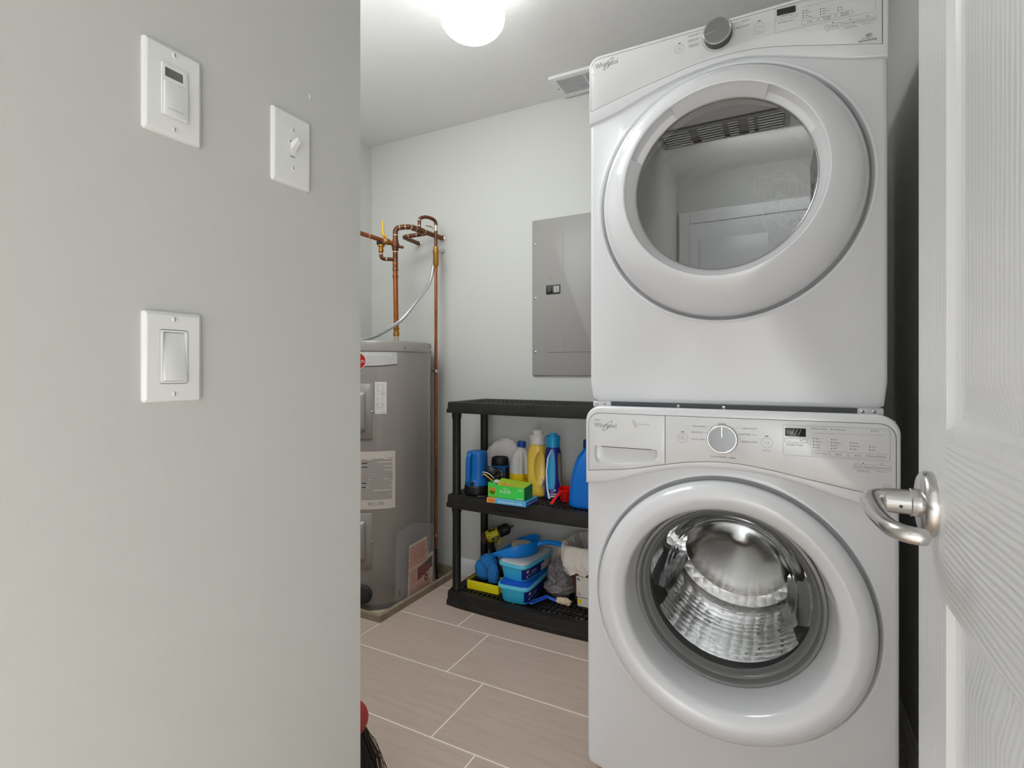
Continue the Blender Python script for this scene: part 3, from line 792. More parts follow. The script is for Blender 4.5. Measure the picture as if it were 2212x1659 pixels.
ring_line(g, rrect(0.1775, 0.1925, 0.8425, 0.8545, 0.0005, 2), ff, 0.0004); swoosh(g, 0.185, 0.8485, 0.0062, 0.0030, R(12), ff, 0.0004); text(g, 'energy', 0.185, 0.8475, 0.0018, ff, 'c', 0.0095)
obj('lettering', bm, M['ink'], panel); obj('outlines', g, M['greyline'], panel)
bm = nb()
for x, z in ((0.05, 0.964), (0.086, 0.964), (0.158, 0.965), (0.052, 0.942), (0.052, 0.9355), (0.052, 0.929), (0.052, 0.9225), (0.086, 0.942), (0.086, 0.9355), (0.086, 0.929), (0.086, 0.9225), (0.1205, 0.937), (0.1205, 0.930), (0.1205, 0.9235), (0.155, 0.9305), (0.155, 0.924), (0.0, 0.9255), (0.143, 0.8955), (0.176, 0.8960)): disc(bm, x, z, 0.0011, ff, 10)
for x in (-0.226, -0.041): quad(bm, x - 0.0032, x + 0.0032, 0.9412, 0.9428, ff)
obj('indicator_lights', bm, M['black'], panel)
obj('display', plate(nb(), rrect(-0.004, 0.037, 0.9445, 0.963, 0.001, 2), lambda a, b, c=0: V3(a, YW - 0.0010 + c, b), 0.002, (), 0.0003), M['lcddark'], panel)
bm = nb()
for x in (0.008, 0.015, 0.022): line(bm, (x, 0.9465), (x + 0.006, 0.961), lambda a, b: V3(a, YW - 0.0013, b), 0.0012)
obj('display_digits', bm, M['lcdgrey'], panel)
# knob
KX, KZ = -0.1355, 0.9300
bm = nb(); lathe(bm, [(0.0345, 0.0), (0.0345, 0.006), (0.0332, 0.011), (0.0322, 0.0125), (0.0305, 0.0125), (0.0298, 0.0118)], (KX, YW, KZ), (0, -1, 0), 56); kn = obj('cycle_knob', bm, M['chrome'], t)
bm = nb(); lathe(bm, [(0.0298, 0.0118), (0.0, 0.0118)], (KX, YW, KZ), (0, -1, 0), 56); obj('knob_face', bm, M['mirror'], kn, smooth=False)
obj('pointer', bx(KX - 0.0013, KX + 0.0013, YW - 0.0132, YW - 0.010, KZ + 0.004, KZ + 0.030, 0.0004, 1), M['chrome'], kn)
# door
c1 = (-0.134, 0.5246)
specs = [(*c1, 0.300, 1.385), (*c1, 0.3035, 1.350), (*c1, 0.3045, 1.334), (*c1, 0.3025, 1.322), (*c1, 0.297, 1.3125), (*c1, 0.287, 1.3045), (*c1, 0.274, 1.3005), (-0.134, 0.526, 0.260, 1.3015), (-0.1335, 0.5275, 0.248, 1.3075), (-0.1335, 0.528, 0.240, 1.314), (-0.1335, 0.5285, 0.2355, 1.3195),
         (-0.134, 0.529, 0.2325, 1.330), (-0.1355, 0.531, 0.2275, 1.360), (-0.137, 0.5325, 0.2215, 1.400), (-0.137, 0.5325, 0.2215, 1.412)]
bm = nb(); loft(bm, loft_door(specs, 144, ((14, 88, {11: (0.2345, 1.340), 12: (0.2315, 1.385), 13: (0.2235, 1.401)}),)), True); dd = obj('door', bm, M['white'], t, angle=40)
dd['label'] = 'white round door ring'
cb = (-0.137, 0.5325)
bm = nb(); loft(bm, loft_door([(*cb, r, y) for r, y in ((0.2215, 1.402), (0.2190, 1.398), (0.2125, 1.398), (0.2085, 1.404), (0.2065, 1.412), (0.2010, 1.416), (0.1975, 1.424), (0.1945, 1.428), (0.1915, 1.432))], 96), True); obj('bezel', bm, M['bezel'], dd)
bm = nb(); loft(bm, loft_door([(*cb, r, y) for r, y in ((0.1920, 1.431), (0.186, 1.440), (0.176, 1.456), (0.166, 1.476), (0.157, 1.496), (0.149, 1.512), (0.138, 1.524), (0.120, 1.534), (0.09, 1.541), (0.05, 1.545), (0.0005, 1.546), (0.0005, 1.553), (0.05, 1.552), (0.09, 1.549), (0.122, 1.542), (0.144, 1.531), (0.156, 1.517), (0.164, 1.499), (0.173, 1.479), (0.183, 1.459), (0.193, 1.442), (0.200, 1.432), (0.1920, 1.431))], 96), True); obj('glass_bowl', bm, M['washglass'], dd, angle=80)
bm = nb(); loft(bm, loft_door([(*cb, r, y) for r, y in ((0.222, 1.415), (0.226, 1.44), (0.235, 1.46), (0.222, 1.475), (0.205, 1.490), (0.215, 1.505), (0.24, 1.512))], 96), True); obj('door_gasket', bm, M['gasket'], t)
bm = nb(); loft(bm, loft_door([(*cb, r, y) for r, y in ((0.215, 1.500), (0.238, 1.515), (0.243, 1.53), (0.243, 1.90), (0.235, 1.925), (0.20, 1.93))], 96), True); drum = obj('drum', bm, M['steel'], t)
bm = nb(); loft(bm, loft_door([(*cb, r, y) for r, y in ((0.20, 1.930), (0.15, 1.915), (0.10, 1.925), (0.04, 1.905), (0.0005, 1.903))], 96), True); obj('drum_back', bm, M['drumsteel'], drum)
for kk in range(3):
    a = R(205 + 120 * kk); bm = nb(); cdir = Vector((math.cos(a), 0, math.sin(a))); sd = Vector((-math.sin(a), 0, math.cos(a))); base = Vector((cb[0], 0, cb[1]))
    loft(bm, [[base + cdir * (0.243 - h) + sd * s + Vector((0, y, 0)) for s, h in ((-0.04, 0.0), (-0.025, 0.03), (-0.008, 0.05), (0.008, 0.05), (0.025, 0.03), (0.04, 0.0))] for y in (1.56, 1.60, 1.86, 1.90)], False)
    obj('drum_paddle', bm, M['drumsteel'], drum)

# ---------------------------------------------------------------- dryer
YD = 1.395
t = thing('clothes_dryer', 'white clothes dryer stacked on top of the washer', 'dryer', (-0.146, 1.75, 0.998))
obj('cabinet', cabinet(-0.489, 0.197, 1.006, 1.957, 1.402, 2.13, (-0.142, 1.532), [(0.300, 1.426), (0.3085, 1.421), (0.3105, 1.410), (0.315, 1.4005), (0.320, 1.3995), (0.3245, 1.402)], 0.022), M['white'], t, angle=40)
obj('base_skirt', bx(-0.478, 0.186, 1.412, 2.12, 0.9905, 1.010, 0.003, 1), M['gasket'], t)
for x0, x1 in ((-0.482, -0.430), (0.140, 0.190)): obj('stacking_bracket', bx(x0, x1, 1.4065, 1.43, 0.9905, 1.0085, 0.004, 2), M['white'], t)
for x in (-0.470, -0.447, -0.250, -0.140, 0.150, 0.172):
    bm = nb(); lathe(bm, [(0.0042, 0.0), (0.0042, 0.002), (0.003, 0.003), (0, 0.0032)], (x, 1.4085, 0.9995), (0, -1, 0), 14); obj('bolt', bm, M['chrome'], t)
obj('gap_strip', bx(-0.45, 0.15, 1.409, 1.42, 0.9905, 0.9945), M['seam'], t, smooth=False)
fr = lambda a, b, c=0: V3(a, YD + c, b)
seam = curve2([(0.197, 1.777), (0.125, 1.793), (0.042, 1.819), (-0.016, 1.838), (-0.076, 1.854), (-0.139, 1.8595), (-0.213, 1.852), (-0.275, 1.840), (-0.348, 1.818), (-0.425, 1.790), (-0.489, 1.776)])
bord = curve2([(0.186, 1.8075), (0.098, 1.830), (0.014, 1.852), (-0.045, 1.865), (-0.092, 1.871), (-0.156, 1.872), (-0.216, 1.867), (-0.275, 1.856), (-0.33, 1.846), (-0.386, 1.834), (-0.4845, 1.8105)])
outer = seam + arch(-0.489, 0.197, 1.962, 0.030)
inner = bord + arch(-0.4845, 0.186, 1.9535, 0.026)
bm = nb(); plate(bm, outer, fr, 0.030, [inner], 0.0042, False); obj('console_frame', bm, M['white'], t, angle=50)
obj('panel_seam', plate(nb(), inset(inner, -0.002), lambda a, b, c=0: V3(a, YD + 0.005 + c, b), 0.003, (), 0.0005), M['seam'], t, smooth=False)
bm = nb(); plate(bm, inset(inner, 0.0012), lambda a, b, c=0: V3(a, YD - 0.0004 + c, b), 0.0055, (), 0.0008); panel = obj('control_panel', bm, M['panel'], t, angle=30)
ff = lambda a, b: V3(a, YD - 0.0007, b)
bm = nb(); text(bm, 'Whirlpool', -0.471, 1.9270, 0.0135, ff, width=0.064, bold=0.012); swoosh(bm, -0.433, 1.9320, 0.0195, 0.0044, R(46), ff, 0.0016); obj('brand_print', bm, M['logo'], panel)
bm = nb(); g = nb(); lt = nb()
for s, x, z, w, al in (('DELICATES', -0.223, 1.9420, 0.0245, 'l'), ('QUICK DRY', -0.223, 1.9310, 0.0255, 'l'), ('TIMED DRY', -0.223, 1.9175, 0.0240, 'l'), ('BULKY', -0.081, 1.9420, 0.0160, 'r'), ('HEAVY DUTY', -0.081, 1.9290, 0.0310, 'r')): text(bm, s, x, z, 0.0036, ff, al, w)
for z in (1.9280, 1.9145): text(bm, 'Wet Drying Time', -0.223, z, 0.0018, ff, 'l', 0.025)
text(bm, 'Hold to Start', -0.059, 1.9030, 0.0022, ff, 'c', 0.017)
for a, b in (((-0.1985, 1.9438), (-0.186, 1.9438)), ((-0.197, 1.9330), (-0.187, 1.9305)), ((-0.198, 1.9195), (-0.187, 1.9225)), ((-0.1205, 1.9438), (-0.0975, 1.9438)), ((-0.1195, 1.9308), (-0.1125, 1.9308))): line(g, a, b, ff, 0.0004)
f2 = lambda a, b: V3(a, YD - 0.0007, b - 0.055 * a)
for s, x, z in (('High', 0.033, 1.9295), ('Medium', 0.033, 1.924), ('Low', 0.033, 1.9183), ('Air Only', 0.033, 1.913), ('More', 0.068, 1.9242), ('Normal', 0.068, 1.9185), ('Less', 0.068, 1.913), ('On', 0.1025, 1.9183), ('Off', 0.1025, 1.9125)):
    text(bm, s, x + 0.0038, z - 0.0014, 0.0029, f2); disc(lt, x, z, 0.0012, f2, 10)
text(bm, 'Check Vent', -0.0133, 1.9128, 0.0036, f2, 'l', 0.026); disc(lt, -0.0166, 1.9143, 0.0012, f2, 10)
text(bm, 'Adjust Time', -0.0015, 1.9286, 0.0018, f2, 'c', 0.022); text(bm, '-', -0.0125, 1.9228, 0.004, f2, 'c', 0.004); text(bm, '+', 0.0095, 1.9228, 0.004, f2, 'c', 0.004)
for s, x0, x1, z0, z1 in (('Temp', 0.0295, 0.062, 1.8975, 1.907), ('Dryness|Level', 0.0645, 0.0964, 1.897, 1.907), ('Wrinkle|Shield', 0.099, 0.1305, 1.897, 1.907), ('EcoBoost', 0.077, 0.1082, 1.8755, 1.8845), ('Cycle Signal', 0.1105, 0.1412, 1.8745, 1.8843), ('Control Lock', 0.1432, 0.1738, 1.8735, 1.882)):
    L = s.split('|')
    for q, w_ in enumerate(L): text(bm, w_, (x0 + x1) / 2, (z0 + z1) / 2 - 0.0018 + (0.0022 if len(L) == 2 and q == 0 else (-0.0020 if q else 0)), 0.0034, f2, 'c', min(0.0275, 0.0025 * len(w_)))
    button_box(g, x0, x1, z0, z1, f2, 0.0005)
for s, x, z, w in (('Manual Cycle Only', 0.0926, 1.8713, 0.0255), ('Hold 3 Seconds', 0.126, 1.8700, 0.0215), ('for Button Sounds', 0.126, 1.8675, 0.0255), ('Hold 3 Seconds', 0.1585, 1.8685, 0.0215)): text(bm, s, x, z, 0.0017, f2, 'c', w)
for x, z in ((0.0925, 1.8875), (0.1253, 1.8866), (0.1582, 1.8851)): disc(lt, x, z, 0.0012, f2, 10)
ring_line(g, rrect(-0.026, 0.1725, 1.8925, 1.951, 0.004, 4), f2, 0.0005); button_box(g, -0.0235, 0.0205, 1.9205, 1.9275, f2); line(g, (0.0295, 1.9385), (0.165, 1.9385), f2, 0.0004); line(g, (-0.0015, 1.9225), (-0.0015, 1.926), f2, 0.0004)
text(bm, 'high efficiency', 0.158, 1.8362, 0.0024, f2, 'c', 0.021)
text(lt, 'SensorDrying', 0.158, 1.8305, 0.0042, f2, 'c', 0.0335, 0.01)
swoosh(lt, 0.1605, 1.8432, 0.0058, 0.0030, R(6), f2, 0.0008); text(lt, 'he', 0.1605, 1.8418, 0.0032, f2, 'c', 0.006, 0.02)
for x, r in ((-0.245, 0.0110), (-0.059, 0.0110)): ring_line(g, circ(x, 1.9185, r), ff, 0.0006)
ring_line(g, circ(-0.245, 1.9185, 0.0036), ff, 0.0006); line(g, (-0.245, 1.9185), (-0.245, 1.923), ff, 0.0006)
ring_line(g, [(-0.0635, 1.9155), (-0.0565, 1.9185), (-0.0635, 1.9215)], ff, 0.0006); line(g, (-0.0555, 1.9165), (-0.0555, 1.9205), ff, 0.0006); line(g, (-0.0540, 1.9165), (-0.0540, 1.9205), ff, 0.0006)
for x in (-0.245, -0.059): quad(lt, x - 0.0032, x + 0.0032, 1.9325, 1.9343, ff)
ring_line(g, circ(-0.1515, 1.9250, 0.0375, 40), ff, 0.0007)
obj('lettering', bm, M['ink'], panel); obj('outlines', g, M['greyline'], panel); obj('indicator_lights', lt, M['black'], panel)
obj('display', plate(nb(), rrect(-0.0215, 0.0180, 1.9318, 1.9470, 0.0008, 2), lambda a, b, c=0: V3(a, YD - 0.0010 + c, b - 0.055 * a), 0.002, (), 0.0003), M['lcddark'], panel)
KX, KZ = -0.1515, 1.9255
bm = nb(); lathe(bm, [(0.0335, 0.0), (0.0335, 0.012), (0.0325, 0.021)], (KX, YD, KZ), (0, -1, 0.0), 56); kn = obj('cycle_knob', bm, M['knobdark'], t)
bm = nb(); lathe(bm, [(0.0325, 0.021), (0.0330, 0.0225), (0.0318, 0.0245), (0.0300, 0.0245), (0.0294, 0.0238)], (KX, YD, KZ), (0, -1, 0), 56); obj('knob_rim', bm, M['chrome'], kn)
bm = nb(); lathe(bm, [(0.0294, 0.0238), (0.0, 0.0238)], (KX, YD, KZ), (0, -1, 0), 56); obj('knob_face', bm, M['knobgrey'], kn, smooth=False)
bm = nb(); fk = lambda a, b: V3(a, YD - 0.0241, b); line(bm, (KX - 0.0295, KZ - 0.0035), (KX - 0.004, KZ - 0.0005), fk, 0.0022); obj('pointer', bm, M['chrome'], kn)
# dryer door
c0, cm = (-0.142, 1.531), (-0.143, 1.542)
cg = (-0.142, 1.5405)
specs = [(*c0, 0.300, 1.43), (*c0, 0.3045, 1.412), (*c0, 0.3045, 1.398), (-0.142, 1.532, 0.3015, 1.386), (-0.142, 1.5335, 0.294, 1.368), (-0.142, 1.536, 0.281, 1.350), (-0.1425, 1.539, 0.262, 1.334), (-0.143, 1.541, 0.244, 1.3235), (*cm, 0.234, 1.3195), (*cm, 0.2285, 1.3185), (*cm, 0.2255, 1.3200),
         (*cm, 0.2245, 1.3225), (-0.1428, 1.5415, 0.219, 1.333), (-0.1422, 1.541, 0.2075, 1.350), (*cg, 0.2062, 1.354), (*cg, 0.2062, 1.366)]
pk = {11: (0.2250, 1.334), 12: (0.2215, 1.352), 13: (0.2080, 1.3545)}
bm = nb(); loft(bm, loft_door(specs, 160, ((119.5, 157, pk), (24, 62, pk))), True); dd = obj('door', bm, M['white'], t, angle=32)
dd['label'] = 'white bulging round door ring with two grip pockets'
bm = nb(); loft(bm, loft_door([(*cg, r, y) for r, y in ((0.2064, 1.3545), (0.2045, 1.3530), (0.2030, 1.3545))], 96), True); obj('glass_trim', bm, M['chrome'], dd)
bm = nb(); loft(bm, loft_door([(*cg, r, y) for r, y in ((0.2045, 1.3560), (0.15, 1.3552), (0.08, 1.3547), (0.0005, 1.3545))], 96), True); obj('window_glass', bm, M['dryglass'], dd, angle=80)
bm = nb(); loft(bm, loft_door([(*cg, r, y) for r, y in ((0.300, 1.43), (0.25, 1.455), (0.235, 1.46))], 72), True); obj('door_liner', bm, M['white'], dd)
dcx, dcz = -0.142, 1.49
bm = nb(); loft(bm, loft_door([(dcx, dcz, r, y) for r, y in ((0.24, 1.47), (0.30, 1.48), (0.305, 1.50), (0.305, 1.85), (0.29, 1.86))], 72), True); drum = obj('drum', bm, M['dryerdrum'], t)
bm = nb(); loft(bm, loft_door([(dcx, dcz, r, y) for r, y in ((0.29, 1.86), (0.2, 1.858), (0.19, 1.856), (0.0005, 1.856))], 72), True); obj('drum_back', bm, M['dryerback'], drum)
# honeycomb lint grille at the lower right behind the glass
bm = nb(); fh = lambda a, b, c=0: V3(a, 1.850 + c, b)
hexo = [(-0.0925, 1.700), (-0.013, 1.721), (0.072, 1.641), (0.071, 1.597), (0.042, 1.549), (-0.043, 1.531), (-0.061, 1.546)]
ring_line(bm, hexo, fh, 0.006)
def inside(p, poly):
    c = False
    for i in range(len(poly)):
        (x1, y1), (x2, y2) = poly[i - 1], poly[i]
        if (y1 > p[1]) != (y2 > p[1]) and p[0] < (x2 - x1) * (p[1] - y1) / (y2 - y1) + x1: c = not c
    return c
hs = 0.0080
for i in range(-12, 12):
    for j in range(-10, 12):
        px, pz = i * hs * 1.5 + 0.0, 1.62 + j * hs * 0.866 * 2 + (hs * 0.866 if i % 2 else 0)
        if inside((px, pz), hexo): ring_line(bm, circ(px, pz, hs, 6), fh, 0.0032)
l = obj('lint_grille', bm, M['grate'], drum, smooth=False); l['kind'] = 'stuff'

# ================================================================== electric panel
t = thing('breaker_panel', 'grey flush electric breaker panel on the back wall', 'panel', (-0.93, YB, 1.07))
YP = 2.362
fb = lambda a, b, c=0: V3(a, YP + c, b)
door_o = rrect(-1.052, -0.80, 1.182, 1.815, 0.012, 4)
hole = rrect(-1.047, -0.973, 1.4665, 1.5115, 0.002, 2)
bm = nb(); plate(bm, rrect(-1.126, -0.735, 1.069, 1.840, 0.006, 4), fb, 0.0125, (), 0.004); obj('face_plate', bm, M['breaker'], t)
bm = nb(); plate(bm, door_o, lambda a, b, c=0: V3(a, YP - 0.0025 + c, b), 0.0035, (), 0.0015); dr = obj('door', bm, M['breaker'], t)
obj('fold', bx(-0.9605, -0.9585, YP - 0.0032, YP - 0.0022, 1.19, 1.81), M['breaker'], dr, smooth=False)
for z in (1.720, 1.4525, 1.186):
    bm = nb(); lathe(bm, [(0.0058, 0), (0.0055, 0.002), (0.003, 0.0035), (0, 0.0037)], (-1.106, YP, z), (0, -1, 0), 16); obj('screw', bm, M['chrome'], t)
bm = nb(); ring_line(bm, circ(-1.024, 1.545, 0.009, 24), lambda a, b: V3(a, YP - 0.0028, b), 0.0012); obj('knockout', bm, M['heaterdark'], dr)
br = obj('main_breaker', plate(nb(), hole, lambda a, b, c=0: V3(a, YP - 0.0055 + c, b), 0.004, (), 0.001), M['blackpl'], t); br['label'] = 'black main breaker with toggle'
obj('breaker_toggle', bx(-1.036, -1.018, YP - 0.011, YP - 0.005, 1.476, 1.502, 0.002, 2), M['slot'], br)
bm = nb(); quad(bm, -1.006, -0.978, 1.4745, 1.5045, lambda a, b: V3(a, YP - 0.0058, b)); lb = obj('sticker', bm, M['badge'], br)
bm = nb()
for z in (1.4985, 1.4915, 1.4845, 1.479): line(bm, (-1.003, z), (-0.981, z), lambda a, b: V3(a, YP - 0.0060, b), 0.0022)
obj('lettering', bm, M['black'], br)

# ================================================================== water heater
HX, HYc, HR = -1.88, 2.09, 0.27
t = thing('water_heater', 'tall grey cylindrical electric water heater in the corner', 'water heater', (HX, HYc, -0.03))
def cy(th, z, off=0.0): a = R(th); return V3(HX + (HR + off) * math.cos(a), HYc + (HR + off) * math.sin(a), z)
def cyf(th0, off): return lambda a, b, c=0: cy(th0 + math.degrees(a / HR), b, off - c)
def cpanel(bm, t0, t1, z0, z1, off, bev, n=14):
    cols = []
    for i in range(n + 1):
        u = i / n; th = t0 + (t1 - t0) * u
        e = off if 0 < i < n else 0.0005
        cols.append([cy(th, z0, -0.001), cy(th, z0, max(e - bev, 0)), cy(th, z0 + bev, e), cy(th, z1 - bev, e), cy(th, z1, max(e - bev, 0)), cy(th, z1, -0.001)])
    loft(bm, cols, True, True, True); return bm
def clabel(bm, t0, t1, z0, z1, off, n=12): loft(bm, [[cy(t0 + (t1 - t0) * i / n, z0, off), cy(t0 + (t1 - t0) * i / n, z1, off)] for i in range(n + 1)], False); return bm
bm = nb(); lathe(bm, [(0.262, -0.03), (0.270, -0.006), (0.270, 1.189)], (HX, HYc, 0), (0, 0, 1), 96, True, True); obj('jacket', bm, M['cabinet'], t)
bm = nb(); lathe(bm, [(0.264, -0.03), (0.2712, -0.028), (0.2712, -0.006), (0.2702, -0.004)], (HX, HYc, 0), (0, 0, 1), 96, True); obj('base_ring', bm, M['heaterdark'], t)
bm = nb(); lathe(bm, [(0.2695, 1.186), (0.2735, 1.186), (0.2740, 1.224), (0.270, 1.233), (0.258, 1.237), (0.1, 1.240), (0.0, 1.240)], (HX, HYc, 0), (0, 0, 1), 96); obj('top_cap', bm, M['cabinet'], t)
obj('jacket_seam', cpanel(nb(), 21.0, 23.5, 0.0, 1.186, 0.0018, 0.0008, 4), M['badge'], t)
for th, z in ((-21.9, 1.207), (26.0, 1.200)):
    bm = nb(); lathe(bm, [(0.0055, 0), (0.005, 0.003), (0, 0.0042)], cy(th, z, 0.0035), cy(th, z, 1) - cy(th, z, 0), 14); obj('screw', bm, M['chrome'], t)
# access covers
for z0, z1 in ((0.771, 1.032), (0.165, 0.425)):
    cv = obj('access_cover', cpanel(nb(), -80.5, -53.5, z0, z1, 0.007, 0.003), M['cabinet'], t, angle=50)
    bm = nb(); cols = []
    for i in range(13):
        th = -74.5 + 15 * i / 12; k_ = math.sin(PI * i / 12) ** 0.45
        cols.append([cy(th, z0 + 0.034, 0.006), cy(th, z0 + 0.044, 0.006 + 0.016 * k_), cy(th, z0 + 0.060, 0.006 + 0.022 * k_), cy(th, z1 - 0.060, 0.006 + 0.022 * k_), cy(th, z1 - 0.044, 0.006 + 0.016 * k_), cy(th, z1 - 0.034, 0.006)])
    loft(bm, cols, False); obj('cover_bulge', bm, M['cabinet'], cv, angle=60)
    bm = nb(); p_ = cy(-53.9, (z0 + z1) / 2 + 0.0, 0.002); lathe(bm, [(0.004, 0), (0.004, 0.004), (0, 0.006)], p_, p_ - V3(HX, HYc, p_.z), 12); obj('screw', bm, M['chrome'], cv)
# badge with maker's roundel
bm = nb(); n = 16
loft(bm, [[cy(-92 + 62.8 * i / n, 1.122 - 0.010 * math.sin(PI * i / n) ** 1.0, 0.0012), cy(-92 + 62.8 * i / n, 1.181, 0.0012)] for i in range(n + 1)], False); bd = obj('maker_badge', bm, M['badge'], t)
bm = nb(); fb_ = cyf(-61.0, 0.0016)
for i in range(n): th0 = -92 + 62.8 * i / n; th1 = -92 + 62.8 * (i + 1) / n; z0_ = 1.122 - 0.010 * math.sin(PI * i / n); z1_ = 1.122 - 0.010 * math.sin(PI * (i + 1) / n); bm.faces.new([bm.verts.new(v) for v in (cy(th0, z0_, 0.0016), cy(th1, z1_, 0.0016), cy(th1, z1_ + 0.003, 0.0016), cy(th0, z0_ + 0.003, 0.0016))])
obj('badge_edge', bm, M['seam'], bd)
bm = nb(); text(bm, 'PROFESSIONAL', 0.0, 1.1655, 0.0085, fb_, 'l', 0.125); obj('lettering', bm, M['whiteink'], bd)
fl = cyf(-68.2, 0.0026)
bm = nb(); rings = [[fl(r * math.cos(2 * PI * i / 40), 1.138 + r * math.sin(2 * PI * i / 40)) for i in range(40)] for r in (0.0405, 0.0375)]; loft(bm, rings); obj('roundel_rim', bm, M['whiteink'], bd)
fl = cyf(-68.2, 0.0028); bm = nb()
rings = [[fl(r * math.cos(2 * PI * i / 40), 1.138 + r * math.sin(2 * PI * i / 40)) for i in range(40)] for r in (0.0378, 0.026, 0.014, 0.0005)]; loft(bm, rings); obj('roundel', bm, M['red'], bd)
bm = nb(); text(bm, 'Rheem', 0.0, 1.1300, 0.0175, cyf(-68.2, 0.0034), 'c', 0.066); obj('brand_print', bm, M['cream'], bd)
# small spec label
sl = obj('spec_label', clabel(nb(), -51.3, -39.9, 0.890, 1.040, 0.0010, 6), M['label'], t)
bm = nb(); f_ = cyf(-51.3, 0.0014); rnd = random.Random(8)
for i in range(24):
    z = 1.030 - 0.0058 * i
    for a0 in (0.006, 0.028):
        if rnd.random() < 0.7: quad(bm, a0 + rnd.random() * 0.004, a0 + 0.007 + rnd.random() * 0.011, z, z + 0.0022, f_, 1)
obj('lettering', bm, M['logo'], sl)
# warning label
wlb = obj('warning_label', clabel(nb(), -80.0, -31.3, 0.443, 0.714, 0.0010, 16), M['cream'], t)
f_ = cyf(-65.2, 0.0015); W_ = HR * R(65.2 - 32.8)
bm = nb(); rd = nb(); bk = nb(); rnd = random.Random(5)
z = 0.676; para = 0
while z > 0.487:
    if abs(z - 0.676) < 0.003 or abs(z - 0.582) < 0.003:
        first = abs(z - 0.676) < 0.003
        text(rd, 'WARNING' if first else 'AVERTISSEMENT', 0.004, z - 0.001, 0.0050, f_, 'l', 0.024 if first else 0.037, 0.01); text(rd, 'CAUTION' if first else 'ATTENTION', W_ - 0.004, z + 0.001, 0.0050, f_, 'r', 0.022, 0.01)
        quad(bm, 0.052, 0.104, z, z + 0.0028, f_, 4); para = 0
    else:
        if para in (4, 8): quad(bk, 0.004, 0.022 + rnd.random() * 0.012, z, z + 0.004, f_, 2)
        e = W_ - 0.004 - (rnd.random() * 0.09 if para in (3, 7, 11) else rnd.random() * 0.006)
        quad(bm, 0.003 if para not in (4, 8) else 0.038, e, z, z + 0.0022, f_, 10)
    para += 1; z -= 0.0047
for z in (0.474, 0.469, 0.464): quad(bm, 0.034, 0.052, z, z + 0.002, f_, 2); quad(bm, 0.082, 0.106, z, z + 0.002, f_, 2)
ring_line(bm, rrect(0.059, 0.075, 0.460, 0.477, 0.001, 1), f_, 0.001); line(bm, (0.060, 0.476), (0.074, 0.462), f_, 0.0015)
obj('lettering', bm, M['greyline'], wlb); obj('red_lettering', rd, M['redink'], wlb); obj('bold_lettering', bk, M['black'], wlb)
bm = nb(); p_ = cy(-63.5, 0.047, 0.0); d_ = p_ - V3(HX, HYc, 0.047)
lathe(bm, [(0.046, -0.004), (0.046, 0.004), (0.042, 0.010), (0.038, 0.012), (0.036, 0.030), (0.0, 0.031)], p_, d_, 36); obj('drain_valve', bm, M['seam'], t)

# ------------------------------------------------------------------ copper pipework
t = thing('copper_pipework', 'soldered copper pipe run above the water heater with long relief pipe', 'pipes', (-1.777, 2.10, 1.24))
def pipe(name, pts, r, m, rad=0.022, parent=None): return obj(name, tube(nb(), corner_path(pts, rad), r, 14), M[m], parent or t, angle=60)
def band(name, p, axis, r, h, m, parent=None):
    bm = nb(); lathe(bm, [(r * 0.72, -h / 2), (r, -h / 2), (r, h / 2), (r * 0.72, h / 2)], p, axis, 20); return obj(name, bm, M[m], parent or t)
UP = (0, 0, 1)
RX, RY = -1.775, 2.10
pipe('riser', [(RX + 0.006, RY, 1.30), (RX, RY, 1.60)], 0.0122, 'copper')
pipe('riser', [(RX, RY, 1.60), (RX, RY, 1.824), (-1.703, 2.125, 1.827), (-1.675, YB - 0.002, 1.82)], 0.0128, 'copperold', 0.026)
pipe('nipple', [(RX + 0.007, RY, 1.2405), (RX + 0.007, RY, 1.275)], 0.0125, 'solder')
bm = nb(); lathe(bm, [(0.0122, 0), (0.0158, 0.002), (0.0160, 0.016), (0.0140, 0.020), (0.0140, 0.034), (0.0158, 0.037), (0.0158, 0.044), (0.0122, 0.046)], (RX + 0.006, RY, 1.270), UP, 20); obj('union', bm, M['brass'], t)
for z, r in ((1.575, 0.0148), (1.612, 0.0148), (1.640, 0.0142)): band('coupling', (RX, RY, z), UP, r, 0.010, 'copper')
for z in (1.700, 1.755, 1.785): band('solder_ring', (RX, RY, z), UP, 0.0142, 0.004, 'solder')
bm = nb(); lathe(bm, [(0.0128, -0.028), (0.0165, -0.024), (0.0175, -0.010), (0.0195, -0.006), (0.0195, 0.008), (0.0165, 0.012), (0.0150, 0.028), (0.0128, 0.030)], (RX, RY, 1.735), UP, 20); vb = obj('mixing_valve', bm, M['copperold'], t)
pipe('valve_stub', [(RX, RY, 1.733), (RX + 0.040, RY + 0.012, 1.722)], 0.0075, 'copperold', parent=vb)
mdir = Vector((0.028, 0.248, -0.007))
for q in (0.02, 0.16, 0.26, 0.42): band('solder_ring', Vector((-1.703, 2.125, 1.827)) + mdir * q, mdir, 0.0146, 0.004, 'solder')
for q in (0.10, 0.22, 0.34): band('sleeve', Vector((-1.703, 2.125, 1.827)) + mdir * q, mdir, 0.0150, 0.024, 'copperold')
for q in (0.35, 0.75): band('solder_ring', Vector((RX, RY, 1.824)).lerp(Vector((-1.703, 2.125, 1.827)), q), (0.072, 0.025, 0.003), 0.0146, 0.004, 'solder')
bm = nb(); lathe(bm, [(0.018, 0), (0.017, 0.005), (0.013, 0.007)], (-1.675, YB, 1.82), (0, -1, 0), 24); obj('escutcheon', bm, M['chrome'], t)
pipe('cold_branch', [(-1.835, YB - 0.002, 1.808), (-1.806, 2.20, 1.803), (-1.690, 2.243, 1.818)], 0.0112, 'copperold', 0.02)
